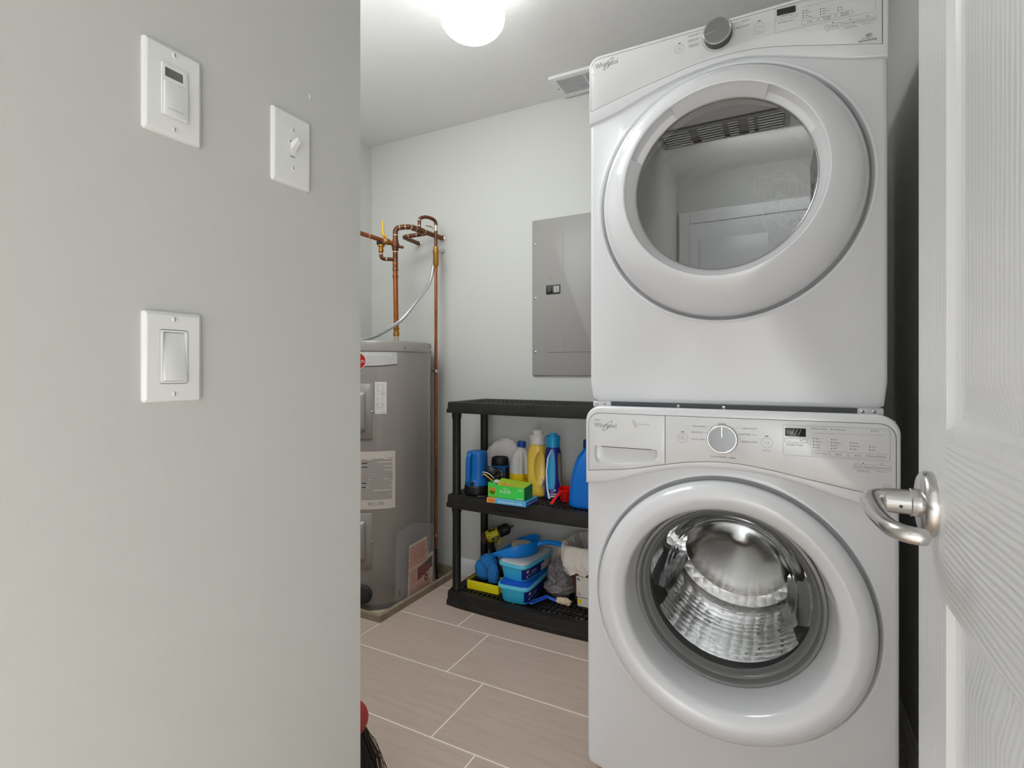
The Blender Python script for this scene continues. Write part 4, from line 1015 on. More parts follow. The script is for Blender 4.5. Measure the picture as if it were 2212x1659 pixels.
bm = nb(); lathe(bm, [(0.016, 0), (0.015, 0.005), (0.011, 0.007)], (-1.835, YB, 1.808), (0, -1, 0), 24); obj('escutcheon', bm, M['chrome'], t)
for q in (0.25, 0.6, 0.85): band('solder_ring', Vector((-1.806, 2.20, 1.803)).lerp(Vector((-1.690, 2.243, 1.818)), q), (0.116, 0.043, 0.015), 0.0128, 0.004, 'solder')
PX, PY = -1.643, 2.268
pipe('relief_loop', [(-1.692, 2.19, 1.822), (-1.692, 2.19, 1.886), (-1.668, 2.22, 1.898), (PX, PY, 1.888), (PX, PY, 1.735)], 0.0088, 'copperold', 0.024)
for z in (1.845, 1.875): band('solder_ring', (-1.692, 2.19, z), UP, 0.0102, 0.004, 'solder')
band('solder_ring', (PX, PY, 1.845), UP, 0.0100, 0.030, 'solder')
bm = nb(); lathe(bm, [(0.0088, 0.106), (0.0125, 0.102), (0.0135, 0.088), (0.0168, 0.084), (0.0168, 0.070), (0.0150, 0.066), (0.0152, 0.008), (0.0120, 0.002), (0.0085, -0.012), (0.0078, -0.016)], (PX, PY, 1.645), UP, 24); bv = obj('relief_valve', bm, M['brass'], t)
bm = nb(); lathe(bm, [(0.0032, 0), (0.0032, 0.003), (0, 0.003)], (PX + 0.006, PY - 0.0145, 1.664), (0.4, -1, 0), 10); obj('valve_port', bm, M['blackpl'], bv)
pipe('relief_pipe', [(PX, PY, 1.632), (PX, PY, 0.150)], 0.0078, 'copper')
pipe('relief_pipe_end', [(PX, PY, 0.152), (PX, PY, -0.005), (PX + 0.045, PY + 0.035, -0.006)], 0.0086, 'darkpipe', 0.015)
band('solder_ring', (PX, PY, 0.030), UP, 0.0125, 0.02, 'darkpipe'); band('solder_ring', (PX + 0.03, PY + 0.024, -0.006), (0.045, 0.035, 0), 0.0125, 0.012, 'darkpipe')
for z in (1.091, 0.226):
    cl = band('pipe_clamp', (PX, PY, z), UP, 0.0115, 0.014, 'chrome')
    obj('clamp_bracket', bx(PX - 0.026, PX - 0.006, PY - 0.006, PY + 0.006, z - 0.006, z + 0.006, 0.002, 1), M['chrome'], cl)
pipe('supply_pipe', [(-1.800, 0.731, 1.748), (-1.800, 2.062, 1.748), (RX - 0.004, RY - 0.008, 1.740)], 0.0110, 'copper', 0.015)
band('solder_ring', (-1.80, 1.93, 1.748), (0, 1, 0), 0.0126, 0.004, 'solder'); band('solder_ring', (-1.80, 2.035, 1.748), (0, 1, 0), 0.0126, 0.006, 'solder')
bm = nb(); lathe(bm, [(0.0110, -0.022), (0.0155, -0.018), (0.0165, 0.0), (0.0155, 0.016), (0.011, 0.020)], (-1.80, 2.062, 1.748), (0, 1, 0), 20); sv = obj('shutoff_valve', bm, M['brass'], t)
P = smooth_path([(-1.800, 2.066, 1.760), (-1.803, 2.060, 1.772), (-1.812, 2.050, 1.785), (-1.814, 2.048, 1.850)], 5)
bm = nb(); tube(bm, P, [0.006, 0.006, 0.006, 0.0065, 0.007, 0.0075, 0.008, 0.0085, 0.009, 0.009, 0.009, 0.009, 0.009, 0.009, 0.009, 0.0085][:len(P)], 10, True, 0.75); lv = obj('lever', bm, M['yellowlever'], sv); lv['label'] = 'yellow valve lever'
bm = nb(); tube(bm, [(PX - 0.012, PY - 0.004, 1.845), (PX - 0.030, PY - 0.004, 1.858), (PX - 0.066, PY + 0.002, 1.868)], [0.004, 0.006, 0.006], 10, True, 0.4); obj('lever', bm, M['brass'], bv)
AX, AY = -1.822, 2.046
pipe('arrestor_branch', [(RX, RY, 1.662), (AX, AY, 1.660), (AX, AY, 1.700)], 0.0092, 'copperold', 0.018)
for p_, a_ in (((AX + 0.016, AY + 0.019, 1.660), (0.047, 0.054, 0)), ((AX, AY, 1.684), UP)): band('solder_ring', p_, a_, 0.0106, 0.005, 'solder')
bm = nb(); lathe(bm, [(0.0095, 0), (0.0135, 0.002), (0.0135, 0.012), (0.0110, 0.015), (0.0110, 0.022), (0.0160, 0.025), (0.0175, 0.040), (0.012, 0.042)], (AX, AY, 1.695), UP, 22); av = obj('water_arrestor', bm, M['brass'], t)
bm = nb(); lathe(bm, [(0.016, 0.036), (0.0225, 0.037), (0.0230, 0.048), (0.0215, 0.055), (0.016, 0.057), (0.0, 0.057)], (AX, AY, 1.695), UP, 28); obj('arrestor_cap', bm, M['blackpl'], av)

# flexible conduit
t = thing('flexible_conduit', 'flexible grey metal conduit looping from wall to heater top', 'conduit', (-1.987, 2.075, 1.24))
P = smooth_path([(-1.668, YB - 0.001, 1.752), (-1.676, 2.335, 1.735), (-1.665, 2.285, 1.68), (-1.660, 2.235, 1.555), (-1.672, 2.135, 1.440), (-1.700, 2.065, 1.352), (-1.770, 2.045, 1.303), (-1.855, 2.050, 1.272), (-1.935, 2.062, 1.258), (-1.987, 2.075, 1.254), (-2.02, 2.085, 1.247), (-2.035, 2.09, 1.2405)], 18)
bm = nb(); tube(bm, P, [0.0098 if i % 2 else 0.0086 for i in range(len(P))], 12); obj('conduit_sleeve', bm, M['conduit'], t, angle=80)
bm = nb(); lathe(bm, [(0.010, -0.014), (0.0155, -0.012), (0.0155, 0.004), (0.012, 0.008), (0.012, 0.014)], (-1.985, 2.075, 1.2545), (-1, 0.2, -0.1), 16); obj('conduit_connector', bm, M['conduit'], t)

# ------------------------------------------------------------------ document pouch against the heater
t = thing('document_pouch', 'clear plastic pouch of manuals standing against the water heater', 'pouch', (-1.598, 2.03, 0.0))
def pouch(off, sgn):
    rows = []
    for j in range(15):
        v = j / 14; row = []
        for i in range(19):
            u = i / 18; y = 1.880 + 0.022 * v + (0.315 - 0.022 * v) * u
            z = -0.012 + v * (0.352 - 0.035 * u * u + 0.018 * math.sin(PI * u))
            puff = sgn * 0.007 * math.sin(PI * u) ** 0.5 * math.sin(PI * min(1, v * 1.05)) ** 0.5
            w_ = 0.004 * noise.noise(Vector((u * 5, v * 4, 2.0))) + (0.012 * (v - 0.75) * math.sin(u * 9) if v > 0.75 else 0)
            row.append(V3(-1.592 + puff + w_ - 0.012 * v, y, z))
        rows.append(row)
    return rows
bm = nb(); loft(bm, pouch(0, 1), False); loft(bm, pouch(0, -1), False); bmesh.ops.remove_doubles(bm, verts=bm.verts, dist=0.0004); obj('pouch_film', bm, M['film'], t, angle=80)
fpz = lambda x: (lambda a, b, c=0: V3(x - 0.012 * b / 0.35, a, b))
bm = nb(); prism(bm, [(1.975, -0.008), (2.160, -0.008), (2.136, 0.262), (1.998, 0.252)], fpz(-1.5930), Vector((-0.002, 0, 0))); obj('manual', bm, M['paperbuff'], t, smooth=False)
bm = nb(); prism(bm, [(2.030, -0.008), (2.165, -0.008), (2.178, 0.175), (2.043, 0.150)], fpz(-1.5900), Vector((-0.002, 0, 0))); mn = obj('manual', bm, M['paperbuff'], t, smooth=False)
bm = nb(); f_ = fpz(-1.5895)
bm.faces.new([bm.verts.new(f_(a, b)) for a, b in ((2.048, 0.070), (2.166, 0.105), (2.170, 0.158), (2.050, 0.128))]); rings = [[f_(2.115 + r * math.cos(2 * PI * i / 20), 0.066 + r * 1.25 * math.sin(2 * PI * i / 20)) for i in range(20)] for r in (0.014, 0.006)]; loft(bm, rings); obj('title_block', bm, M['blackpl'], mn)
bm = nb(); f_ = fpz(-1.5892)
for z_, a0, a1 in ((0.128, 2.085, 2.145), (0.113, 2.080, 2.14), (0.100, 2.080, 2.15)): line(bm, (a0, z_), (a1, z_ + 0.016), f_, 0.004)
obj('lettering', bm, M['redink'], mn)
bm = nb(); rnd = random.Random(2); f_ = lambda a, b: V3(-1.5840 - 0.012 * b / 0.35, a, b)
z = 0.242
while z > 0.0:
    if not (0.135 < z < 0.150) and not (0.058 < z < 0.066): line(bm, (1.962 + rnd.random() * 0.03, z), (2.10 + rnd.random() * 0.05, z + 0.010), f_, 0.0024)
    z -= 0.0070
obj('red_lettering', bm, M['redink'], t)
bm = nb(); quad(bm, 1.905, 1.909, 0.055, 0.075, f_); obj('fold_mark', bm, M['black'], t)

# ================================================================== black shelf unit
t = thing('shelf_unit', 'black plastic three-tier shelf unit with slotted shelves', 'shelf', (-0.955, 2.19, 0))
SX0, SX1, SYB = -1.410, -0.500, 2.372
front = [(SX0 + (SX1 - SX0) * i / 16, 2.031 - 0.019 * math.sin(PI * i / 16) ** 0.8) for i in range(17)]
outl = [(SX0 - 0.0, SYB - 0.012), (SX0, 2.045)] + [(SX0 + 0.004, 2.035)] + front[1:-1] + [(SX1 - 0.004, 2.035), (SX1, 2.045), (SX1, SYB - 0.012), (SX1 - 0.01, SYB), (SX0 + 0.01, SYB)]
for zt, zb in ((0.947, 0.897), (0.514, 0.457), (0.064, 0.0)):
    bm = nb(); lipz = zb + 0.34 * (zt - zb)
    rings = []
    for ins, z in ((0.042, zt - 0.006), (0.040, zt - 0.001), (0.005, zt), (0.001, zt - 0.001), (0.0, zt - 0.005), (-0.0015, lipz + 0.002), (-0.0055, lipz), (-0.0065, zb + 0.003), (-0.0055, zb), (0.004, zb), (0.006, zt - 0.012), (0.042, zt - 0.012)):
        rings.append([V3(a, b, z) for a, b in inset(outl, ins)])
    rings.append(rings[0]); loft(bm, rings, True); bmesh.ops.remove_doubles(bm, verts=bm.verts, dist=1e-5)
    sh = obj('shelf', bm, M['dusty'], t)
    bm = nb(); x = SX0 + 0.045
    while x < SX1 - 0.04: box(bm, x - 0.0042, x + 0.0042, 2.062, SYB - 0.035, zt - 0.010, zt - 0.0015); x += 0.0248
    for y in (2.092, 2.128, 2.175, 2.222, 2.269, 2.316): box(bm, SX0 + 0.03, SX1 - 0.03, y - 0.0045, y + 0.0045, zt - 0.010, zt - 0.0012)
    gr = obj('shelf_grid', bm, M['dusty'], sh, smooth=False); gr['kind'] = 'stuff'
for x in (-1.380, -0.530):
    for y in (2.070, 2.325):
        for z0, z1 in ((0.058, 0.464), (0.508, 0.905)):
            bm = nb(); lathe(bm, [(0.0215, z0), (0.0215, z0 + 0.006), (0.0195, z0 + 0.010), (0.0195, z1 - 0.045), (0.0225, z1 - 0.030), (0.0225, z1)], (x, y, 0), UP, 24, True, True); obj('post', bm, M['shelfblack'], t)
        bm = nb(); lathe(bm, [(0.030, 0.0), (0.030, 0.0035), (0.022, 0.004)], (x, y, 0.0625), UP, 24); obj('post_socket', bm, M['shelfblack'], t)

# ================================================================== things on the middle shelf
ZM = 0.5145
def camang(x, y): return math.atan2(-y, -x)
# blue lantern
LX, LY = -1.302, 2.128; th = camang(LX, LY)
t = thing('lantern', 'blue handheld spotlight standing on its black lens, leftmost on the middle shelf', 'flashlight', (LX, LY, ZM))
bm = nb(); lathe(bm, [(0.0, 0), (0.058, 0), (0.061, 0.004), (0.060, 0.036), (0.055, 0.042), (0.0, 0.042)], (LX, LY, ZM), UP, 40); obj('lens_rim', bm, M['blackpl'], t)
b = Body(dense([(ZM + 0.042, LX, LY, 0.058, 0.058, 2), (ZM + 0.056, LX, LY, 0.0565, 0.0565, 2), (ZM + 0.068, LX, LY, 0.050, 0.049, 2.4), (ZM + 0.10, LX, LY, 0.0465, 0.045, 2.8), (ZM + 0.165, LX, LY, 0.0455, 0.043, 3), (ZM + 0.188, LX, LY, 0.0450, 0.042, 3), (ZM + 0.196, LX, LY, 0.043, 0.040, 3), (ZM + 0.199, LX, LY, 0.036, 0.033, 3)], 3), 40)
obj('housing', b.body(nb()), M['blue'], t, angle=60)
hx = Vector((math.cos(th - 0.85), math.sin(th - 0.85), 0)); c_ = Vector((LX, LY, 0))
P = smooth_path([c_ + hx * 0.034 + V3(0, 0, ZM + 0.186), c_ + hx * 0.048 + V3(0, 0, ZM + 0.180), c_ + hx * 0.0535 + V3(0, 0, ZM + 0.158), c_ + hx * 0.0555 + V3(0, 0, ZM + 0.09), c_ + hx * 0.054 + V3(0, 0, ZM + 0.062), c_ + hx * 0.046 + V3(0, 0, ZM + 0.052)], 5)
bm = nb(); tube(bm, P, 0.0130, 14, True, 1.0); obj('grip', bm, M['blue'], t, angle=60)
p_ = b.pt(th - 0.45, ZM + 0.055, 0.001); bm = nb(); lathe(bm, [(0.010, -0.003), (0.0095, 0.004), (0.006, 0.007), (0, 0.0075)], p_, (p_.x - LX, p_.y - LY, 0.1), 18); obj('switch_button', bm, M['blackpl'], t)
# second flashlight
FX, FY = -1.236, 2.232; th = camang(FX, FY)
t = thing('flashlight', 'black and blue upright flashlight behind the green box', 'flashlight', (FX, FY, ZM))
bm = nb(); lathe(bm, [(0.0, 0), (0.042, 0), (0.043, 0.004), (0.043, 0.112), (0.040, 0.116), (0.0, 0.116)], (FX, FY, ZM), UP, 36); obj('barrel', bm, M['blackpl'], t)
bm = nb(); lathe(bm, [(0.0405, 0.110), (0.0437, 0.112), (0.0437, 0.121), (0.040, 0.123)], (FX, FY, ZM), UP, 36); obj('blue_collar', bm, M['blue'], t)
bm = nb(); lathe(bm, [(0.041, 0.122), (0.0435, 0.126), (0.042, 0.150), (0.0395, 0.158), (0.033, 0.160), (0.031, 0.154), (0.0, 0.154)], (FX, FY, ZM), UP, 14); obj('cap', bm, M['blackpl'], t)
b = Body([(ZM, FX, FY, 0.043, 0.043, 2), (ZM + 0.12, FX, FY, 0.043, 0.043, 2)], 40)
obj('blue_panel', b.patch(nb(), th + 0.12, th + 0.62, ZM + 0.03, ZM + 0.110, 0.0012), M['blue'], t); obj('blue_panel', b.patch(nb(), th - 0.95, th - 0.45, ZM + 0.03, ZM + 0.110, 0.0012), M['blue'], t)
obj('bright_strip', b.patch(nb(), th + 0.76, th + 0.84, ZM + 0.03, ZM + 0.100, 0.0014), M['brass'], t)
# crumpled glove
t = thing('work_glove', 'crumpled black work glove with yellow and white trim behind the green box', 'glove', (-1.222, 2.142, ZM))
bm = nb(); blob(bm, (-1.208, 2.146, ZM + 0.052), (0.038, 0.032, 0.066), 0.35, 8, 5, 4, ZM + 0.001); blob(bm, (-1.228, 2.134, ZM + 0.104), (0.032, 0.024, 0.026), 0.35, 8, 9, 3); obj('fabric', bm, M['blackpl'], t)
for k_, (m_, zz) in enumerate((('yellowlever', 0.062), ('whiteink', 0.080))):
    P = smooth_path([(-1.270 + 0.004 * k_, 2.112, ZM + zz + 0.022), (-1.246, 2.100, ZM + zz + 0.034 - 0.008 * k_), (-1.224, 2.100, ZM + zz + 0.022), (-1.200, 2.108, ZM + zz + 0.002)], 5)
    bm = nb(); tube(bm, P, 0.0022 + 0.0010 * (1 - k_), 8); obj('trim_cord', bm, M[m_], t)
bm = nb(); tube(bm, smooth_path([(-1.268, 2.100, ZM + 0.085), (-1.280, 2.085, ZM + 0.05), (-1.290, 2.062, ZM + 0.012)], 5), 0.0022, 8); obj('strap', bm, M['blackpl'], t)
# white bag at the back
bm = nb(); blob(bm, (-1.256, 2.322, ZM + 0.115), (0.105, 0.036, 0.122), 0.10, 4, 11, 5, ZM + 0.001)
tag(obj('plastic_bag', bm, M['bagwhite'], angle=80), 'puffy white plastic bag at the back of the middle shelf', 'bag')
# charging plug
t = thing('plug', 'small grey connector lying at the front of the middle shelf', 'plug', (-1.232, 2.050, ZM))
obj('shell', bx(-1.237, -1.212, 2.046, 2.057, ZM, ZM + 0.009, 0.002, 2), M['seam'], t); obj('tip', bx(-1.250, -1.237, 2.048, 2.055, ZM + 0.002, ZM + 0.007, 0.001, 1), M['heaterdark'], t)
# bleach jug
JX, JY = -1.130, 2.246; th = camang(JX, JY)
def jmod(a, z):
    d = (a - th - 0.03 + PI) % (2 * PI) - PI; w_ = max(0, min(1, (z - 0.585) / 0.03)) * max(0, min(1, (0.712 - z) / 0.03))
    return 1 - w_ * (0.26 * math.exp(-((abs(d) - 0.42) / 0.20) ** 2)) + 0.07 * w_ * math.exp(-(d / 0.15) ** 2)
b = Body(dense([(ZM, JX, JY, 0.046, 0.046, 2.6), (ZM + 0.006, JX, JY, 0.0505, 0.0505, 2.6), (0.560, JX, JY, 0.0505, 0.0505, 2.6), (0.600, JX, JY, 0.0505, 0.0505, 2.5), (0.640, JX, JY, 0.0505, 0.0505, 2.3), (0.672, JX, JY, 0.0480, 0.0480, 2.2), (0.698, JX, JY, 0.0400, 0.0400, 2), (0.714, JX + 0.002, JY, 0.029, 0.029, 2), (0.724, JX + 0.002, JY, 0.019, 0.019, 2), (0.736, JX + 0.003, JY, 0.018, 0.018, 2)], 5), 72, jmod)
t = thing('bleach_jug', 'translucent white jug with blue cap and yellow label', 'bottle', (JX, JY, ZM))
obj('jug', b.body(nb()), M['milky'], t, angle=70)
obj('label', b.patch(nb(), th - 1.5, th + 1.5, ZM + 0.012, 0.606, 0.0010, 24, 4), M['yellowlabel'], t)
bm = nb()
for i in range(4): b.patch(bm, th + 0.15, th + 0.85, 0.600 - 0.007 * i, 0.6025 - 0.007 * i, 0.0014, 8, 1)
obj('lettering', bm, M['brass'], t)
bm = nb(); lathe(bm, [(0.0, 0.026), (0.017, 0.026), (0.0205, 0.023), (0.0215, 0.0), (0.017, -0.001)], (JX + 0.003, JY, 0.729), (0.10, 0, 1), 32); obj('cap', bm, M['bluecap'], t)
# yellow detergent bottle
YX, YY = -1.026, 2.206; th = camang(YX, YY)
def ymod(a, z):
    d = (a - th - 0.30 + PI) % (2 * PI) - PI; zz = (z - 0.648) / 0.072
    e = (d / 0.62) ** 2 + zz ** 2
    return 1 - 0.38 * max(0, 1 - e) ** 0.6 + 0.07 * math.exp(-((e - 1.15) / 0.35) ** 2)
b = Body(dense([(ZM, YX, YY, 0.036, 0.028, 2.4), (ZM + 0.006, YX, YY, 0.041, 0.032, 2.4), (0.560, YX, YY, 0.0425, 0.033, 2.4), (0.620, YX, YY, 0.0435, 0.034, 2.3), (0.680, YX, YY, 0.0435, 0.034, 2.2), (0.720, YX, YY, 0.0415, 0.032, 2.1), (0.742, YX + 0.002, YY, 0.037, 0.031, 2), (0.756, YX + 0.003, YY, 0.0335, 0.0315, 2)], 7), 96, ymod, th + PI / 2)
t = thing('detergent_bottle', 'yellow detergent bottle with white cap and oval grip hollow', 'bottle', (YX, YY, ZM))
obj('bottle', b.body(nb()), M['yellow'], t, angle=70)
obj('label', b.patch(nb(), th + 0.50, th + 1.02, 0.552, 0.598, 0.0012), M['cream'], t)
bm = nb()
for i in range(6): b.patch(bm, th + 0.60 + 0.06 * i, th + 0.63 + 0.06 * i, 0.566, 0.594, 0.0018, 1, 3)
obj('barcode', bm, M['ink'], t)
bm = nb(); lathe(bm, [(0.031, -0.003), (0.0355, 0.0), (0.0355, 0.030), (0.0385, 0.038), (0.0365, 0.040), (0.027, 0.039), (0.0235, 0.042), (0.0215, 0.060), (0.0190, 0.0625), (0.0, 0.062)], (YX + 0.004, YY, 0.755), UP, 40); obj('cap', bm, M['whitecap'], t)
# blue and cyan bottle
BX, BY = -0.9405, 2.196; th = camang(BX, BY)
b = Body(dense([(ZM, BX, BY, 0.036, 0.027, 2.6), (ZM + 0.006, BX, BY, 0.0395, 0.030, 2.6), (0.570, BX, BY, 0.0390, 0.030, 2.5), (0.640, BX, BY, 0.0385, 0.030, 2.4), (0.700, BX, BY, 0.0385, 0.031, 2.2), (0.722, BX, BY, 0.0370, 0.031, 2.1), (0.738, BX, BY, 0.033, 0.0305, 2), (0.748, BX, BY, 0.0300, 0.0300, 2)], 4), 64, None, th + PI / 2)
t = thing('laundry_booster_bottle', 'tall navy bottle with cyan stripe and cyan cap', 'bottle', (BX, BY, ZM))
obj('bottle', b.body(nb()), M['navy'], t, angle=70)
def stripe(bm, pts, off, n=6):
    """surface strip through (theta0, theta1, z)"""
    loft(bm, [[b.pt(th + a + (c - a) * i / n, z, off) for i in range(n + 1)] for a, c, z in pts], False); return bm
obj('cyan_stripe', stripe(nb(), [(-0.20, 0.04, 0.738), (-0.46, 0.16, 0.71), (-0.62, 0.24, 0.67), (-0.64, 0.24, 0.62), (-0.56, 0.20, 0.59), (-0.70, 0.10, 0.560)], 0.0010), M['cyan'], t)
obj('white_stripe', stripe(nb(), [(-0.26, -0.18, 0.740), (-0.72, -0.52, 0.70), (-0.92, -0.70, 0.64), (-0.86, -0.64, 0.60), (-0.74, -0.55, 0.56), (-0.56, -0.28, ZM + 0.004)], 0.0014), M['whiteink'], t)
obj('clear_panel', stripe(nb(), [(0.62, 1.05, 0.722), (0.52, 1.35, 0.69), (0.56, 1.40, 0.62), (0.80, 1.42, 0.57), (1.10, 1.45, ZM + 0.01)], 0.0012), M['curb'], t)
bm = nb(); fbb = lambda a, z: b.pt(th + a / 0.031, z, 0.0016)
text(bm, 'Clean', 0.0015, 0.536, 0.0085, fbb, 'c', 0.021, 0.02); quad(bm, -0.009, 0.0105, 0.526, 0.532, fbb, 4); quad(bm, -0.007, 0.004, 0.5515, 0.5535, fbb, 3); blob(bm, fbb(0.006, 0.5565), (0.004, 0.002, 0.004), 0.1, 3, 1, 2); obj('lettering', bm, M['whiteink'], t)
bm = nb()
for i in range(9): quad(bm, 0.0165, 0.0255 - 0.0004 * i, 0.563 - 0.0042 * i, 0.5648 - 0.0042 * i, fbb, 3)
obj('small_print', bm, M['logo'], t)
bm = nb(); lathe(bm, [(0.029, 0.0), (0.0315, 0.002), (0.0310, 0.024), (0.0330, 0.040), (0.0335, 0.050), (0.0310, 0.051), (0.0255, 0.045), (0.0195, 0.046), (0.0175, 0.060), (0.0150, 0.0635), (0.0, 0.0635)], (BX, BY, 0.746), UP, 36); obj('cap', bm, M['cyan'], t)
# big blue jug
GX, GY = -0.728, 2.128; th = camang(GX, GY)
def gmod(a, z):
    d = (a - th - 0.25 + PI) % (2 * PI) - PI; e = (d / 0.34) ** 2 + ((z - 0.645) / 0.055) ** 2
    return 1 - 0.20 * max(0, 1 - e) ** 0.7
b = Body(dense([(ZM, GX, GY, 0.094, 0.052, 3.2), (ZM + 0.006, GX, GY, 0.101, 0.058, 3.2), (0.560, GX, GY, 0.1005, 0.058, 3), (0.610, GX, GY, 0.096, 0.057, 2.7), (0.660, GX - 0.002, GY, 0.086, 0.055, 2.5), (0.700, GX - 0.004, GY, 0.073, 0.050, 2.3), (0.728, GX - 0.008, GY, 0.058, 0.042, 2.1), (0.745, GX - 0.012, GY, 0.040, 0.034, 2), (0.758, GX - 0.014, GY, 0.028, 0.028, 2), (0.772, GX - 0.014, GY, 0.026, 0.026, 2)], 5), 96, gmod)
t = thing('detergent_jug', 'large deep blue detergent jug beside the washer', 'bottle', (GX, GY, ZM))
obj('jug', b.body(nb()), M['bluejug'], t, angle=70)
bm = nb(); lathe(bm, [(0.027, 0.0), (0.029, 0.002), (0.028, 0.032), (0.024, 0.035), (0, 0.035)], (GX - 0.014, GY, 0.764), UP, 28); obj('cap', bm, M['navy'], t)
# red scoop
t = thing('scoop', 'small red plastic measuring scoop beside the big blue jug', 'scoop', (-0.866, 2.168, ZM))
bm = nb(); lathe(bm, [(0.0, 0.001), (0.023, 0.0), (0.025, 0.003), (0.031, 0.052), (0.033, 0.053), (0.033, 0.057), (0.0295, 0.057), (0.0235, 0.006), (0.0, 0.005)], (-0.866, 2.168, ZM + 0.003), (0.0, -0.12, 1), 36); obj('cup', bm, M['redpl'], t)
bm = nb(); tube(bm, smooth_path([(-0.876, 2.134, ZM + 0.050), (-0.880, 2.105, ZM + 0.040), (-0.890, 2.056, ZM + 0.010)], 5), [0.006, 0.0065, 0.007, 0.007, 0.007, 0.0072, 0.0074, 0.0076, 0.0078, 0.008, 0.006], 10, True, 0.5); obj('handle', bm, M['redpl'], t)
# cartons
t = thing('cleaner_box', 'flat blue and orange carton of washing machine cleaner under the green box', 'box', (-1.073, 2.05, ZM))
cb_ = bx(-1.169, -0.977, 1.9895, 2.112, ZM, ZM + 0.0205, 0.0008, 1); obj('carton', cb_, M['carton'], t)
fc = lambda a, b: V3(a, 1.9890, b)
bm = nb(); quad(bm, -1.1685, -1.128, ZM + 0.0006, ZM + 0.020, fc); quad(bm, -1.1685, -1.120, 1.9900, 2.112, lambda a, b: V3(a, b, ZM + 0.0208)); obj('orange_end', bm, M['orange'], t)
bm = nb(); quad(bm, -1.120, -0.99, 1.9905, 2.09, lambda a, b: V3(a, b, ZM + 0.0208)); obj('pale_top', bm, M['cartonlight'], t)
bm = nb(); text(bm, 'WASHING MACHINE CLEANER', -1.113, ZM + 0.0055, 0.0088, fc, 'l', 0.118, 0.012); fs_ = lambda a, b: V3(-0.9764, a, b); text(bm, 'WASHING MACHINE CLEANER', 1.998, ZM + 0.0060, 0.0080, fs_, 'l', 0.105, 0.012); obj('lettering', bm, M['whiteink'], t)
bm = nb(); text(bm, '1', -1.156, ZM + 0.0045, 0.0115, fc, 'c', None, 0.02); text(bm, 'YEAR', -1.1495, ZM + 0.011, 0.0045, fc, 'l', 0.016, 0.01); quad(bm, -1.1495, -1.135, ZM + 0.0055, ZM + 0.008, fc); obj('end_lettering', bm, M['brownpl'], t)
bm = nb(); quad(bm, 1.9902, 2.1115, ZM + 0.0004, ZM + 0.0200, lambda a, b: V3(-0.9767, a, b)); obj('navy_side', bm, M['royal'], t)
ZG = ZM + 0.0212
t = thing('dryer_sheet_box', 'opened green dryer sheet box lying on the blue carton', 'box', (-1.08, 2.047, ZG))
bm = nb(); W3 = 0.0012
fg = lambda a, b, c=0: V3(a, 2.0065 + c, b)
prism(bm, [(-1.173, ZG), (-0.992, ZG), (-0.992, ZG + 0.0535), (-1.128, ZG + 0.0535), (-1.141, ZG + 0.0630), (-1.173, ZG + 0.0635)], fg, Vector((0, W3, 0)))
box(bm, -1.173, -0.992, 2.084, 2.0855, ZG, ZG + 0.062); box(bm, -1.173, -1.1718, 2.0065, 2.0855, ZG, ZG + 0.0635); box(bm, -1.173, -0.992, 2.0065, 2.0855, ZG, ZG + W3); obj('carton', bm, M['green'], t, smooth=False)
bm = nb(); prism(bm, [(2.0065, ZG), (2.0855, ZG), (2.0855, ZG + 0.060), (2.0065, ZG + 0.0535)], lambda a, b, c=0: V3(-0.992, a, b), Vector((-W3, 0, 0))); obj('end_panel', bm, M['greendark'], t, smooth=False)
bm = nb(); loft(bm, [[V3(x, y, z) for x, y, z in ((-1.130, 2.0080, ZG + 0.0540), (-0.9935, 2.0080, ZG + 0.0535), (-0.9935, 2.0840, ZG + 0.0610), (-1.145, 2.0840, ZG + 0.0700))], [V3(x, y, z) for x, y, z in ((-1.130, 2.0080, ZG + 0.0550), (-0.9935, 2.0080, ZG + 0.0545), (-0.9935, 2.0840, ZG + 0.0620), (-1.145, 2.0840, ZG + 0.0710))]], True, True, True); fl_ = obj('top_flap', bm, M['limeflap'], t, smooth=False)
bm = nb(); bm.faces.new([bm.verts.new(V3(*p)) for p in ((-1.110, 2.018, ZG + 0.0566), (-1.045, 2.018, ZG + 0.0564), (-1.045, 2.060, ZG + 0.0622), (-1.112, 2.060, ZG + 0.0648))]); obj('orange_print', bm, M['orangered'], fl_)
bm = nb(); blob(bm, (-1.148, 2.05, ZG + 0.058), (0.018, 0.02, 0.010), 0.3, 8, 4, 3); obj('dryer_sheet', bm, M['cream'], t)
fg2 = lambda a, b: V3(a, 2.0060, b); fg3 = lambda a, b: V3(a, 2.0057, b); fg4 = lambda a, b: V3(a, 2.0054, b)
bm = nb(); bm.faces.new([bm.verts.new(fg2(-1.1505 + 0.0195 * math.cos(a) , ZG + 0.0285 + 0.019 * math.sin(a))) for a in [R(i * 15) for i in range(24)]]); lg = obj('brand_oval', bm, M['limeflap'], t)
bm = nb(); bm.faces.new([bm.verts.new(fg3(*p)) for p in ((-1.166, ZG + 0.027), (-1.150, ZG + 0.0285), (-1.134, ZG + 0.027), (-1.138, ZG + 0.018), (-1.150, ZG + 0.010), (-1.161, ZG + 0.018))]); obj('leaf_print', bm, M['darkgreen'], lg)
bm = nb(); text(bm, 'Gain', -1.1505, ZG + 0.0305, 0.0125, fg4, 'c', 0.035, 0.03); obj('brand_print', bm, M['orangered'], lg)
bm = nb()
for x in (-1.106, -1.086, -1.066): ring_line(bm, [(x - 0.0065, ZG + 0.026), (x + 0.0065, ZG + 0.026), (x + 0.004, ZG + 0.0345), (x - 0.004, ZG + 0.0345)] if x != -1.066 else circ(x, ZG + 0.030, 0.0058, 12), fg2, 0.0028)
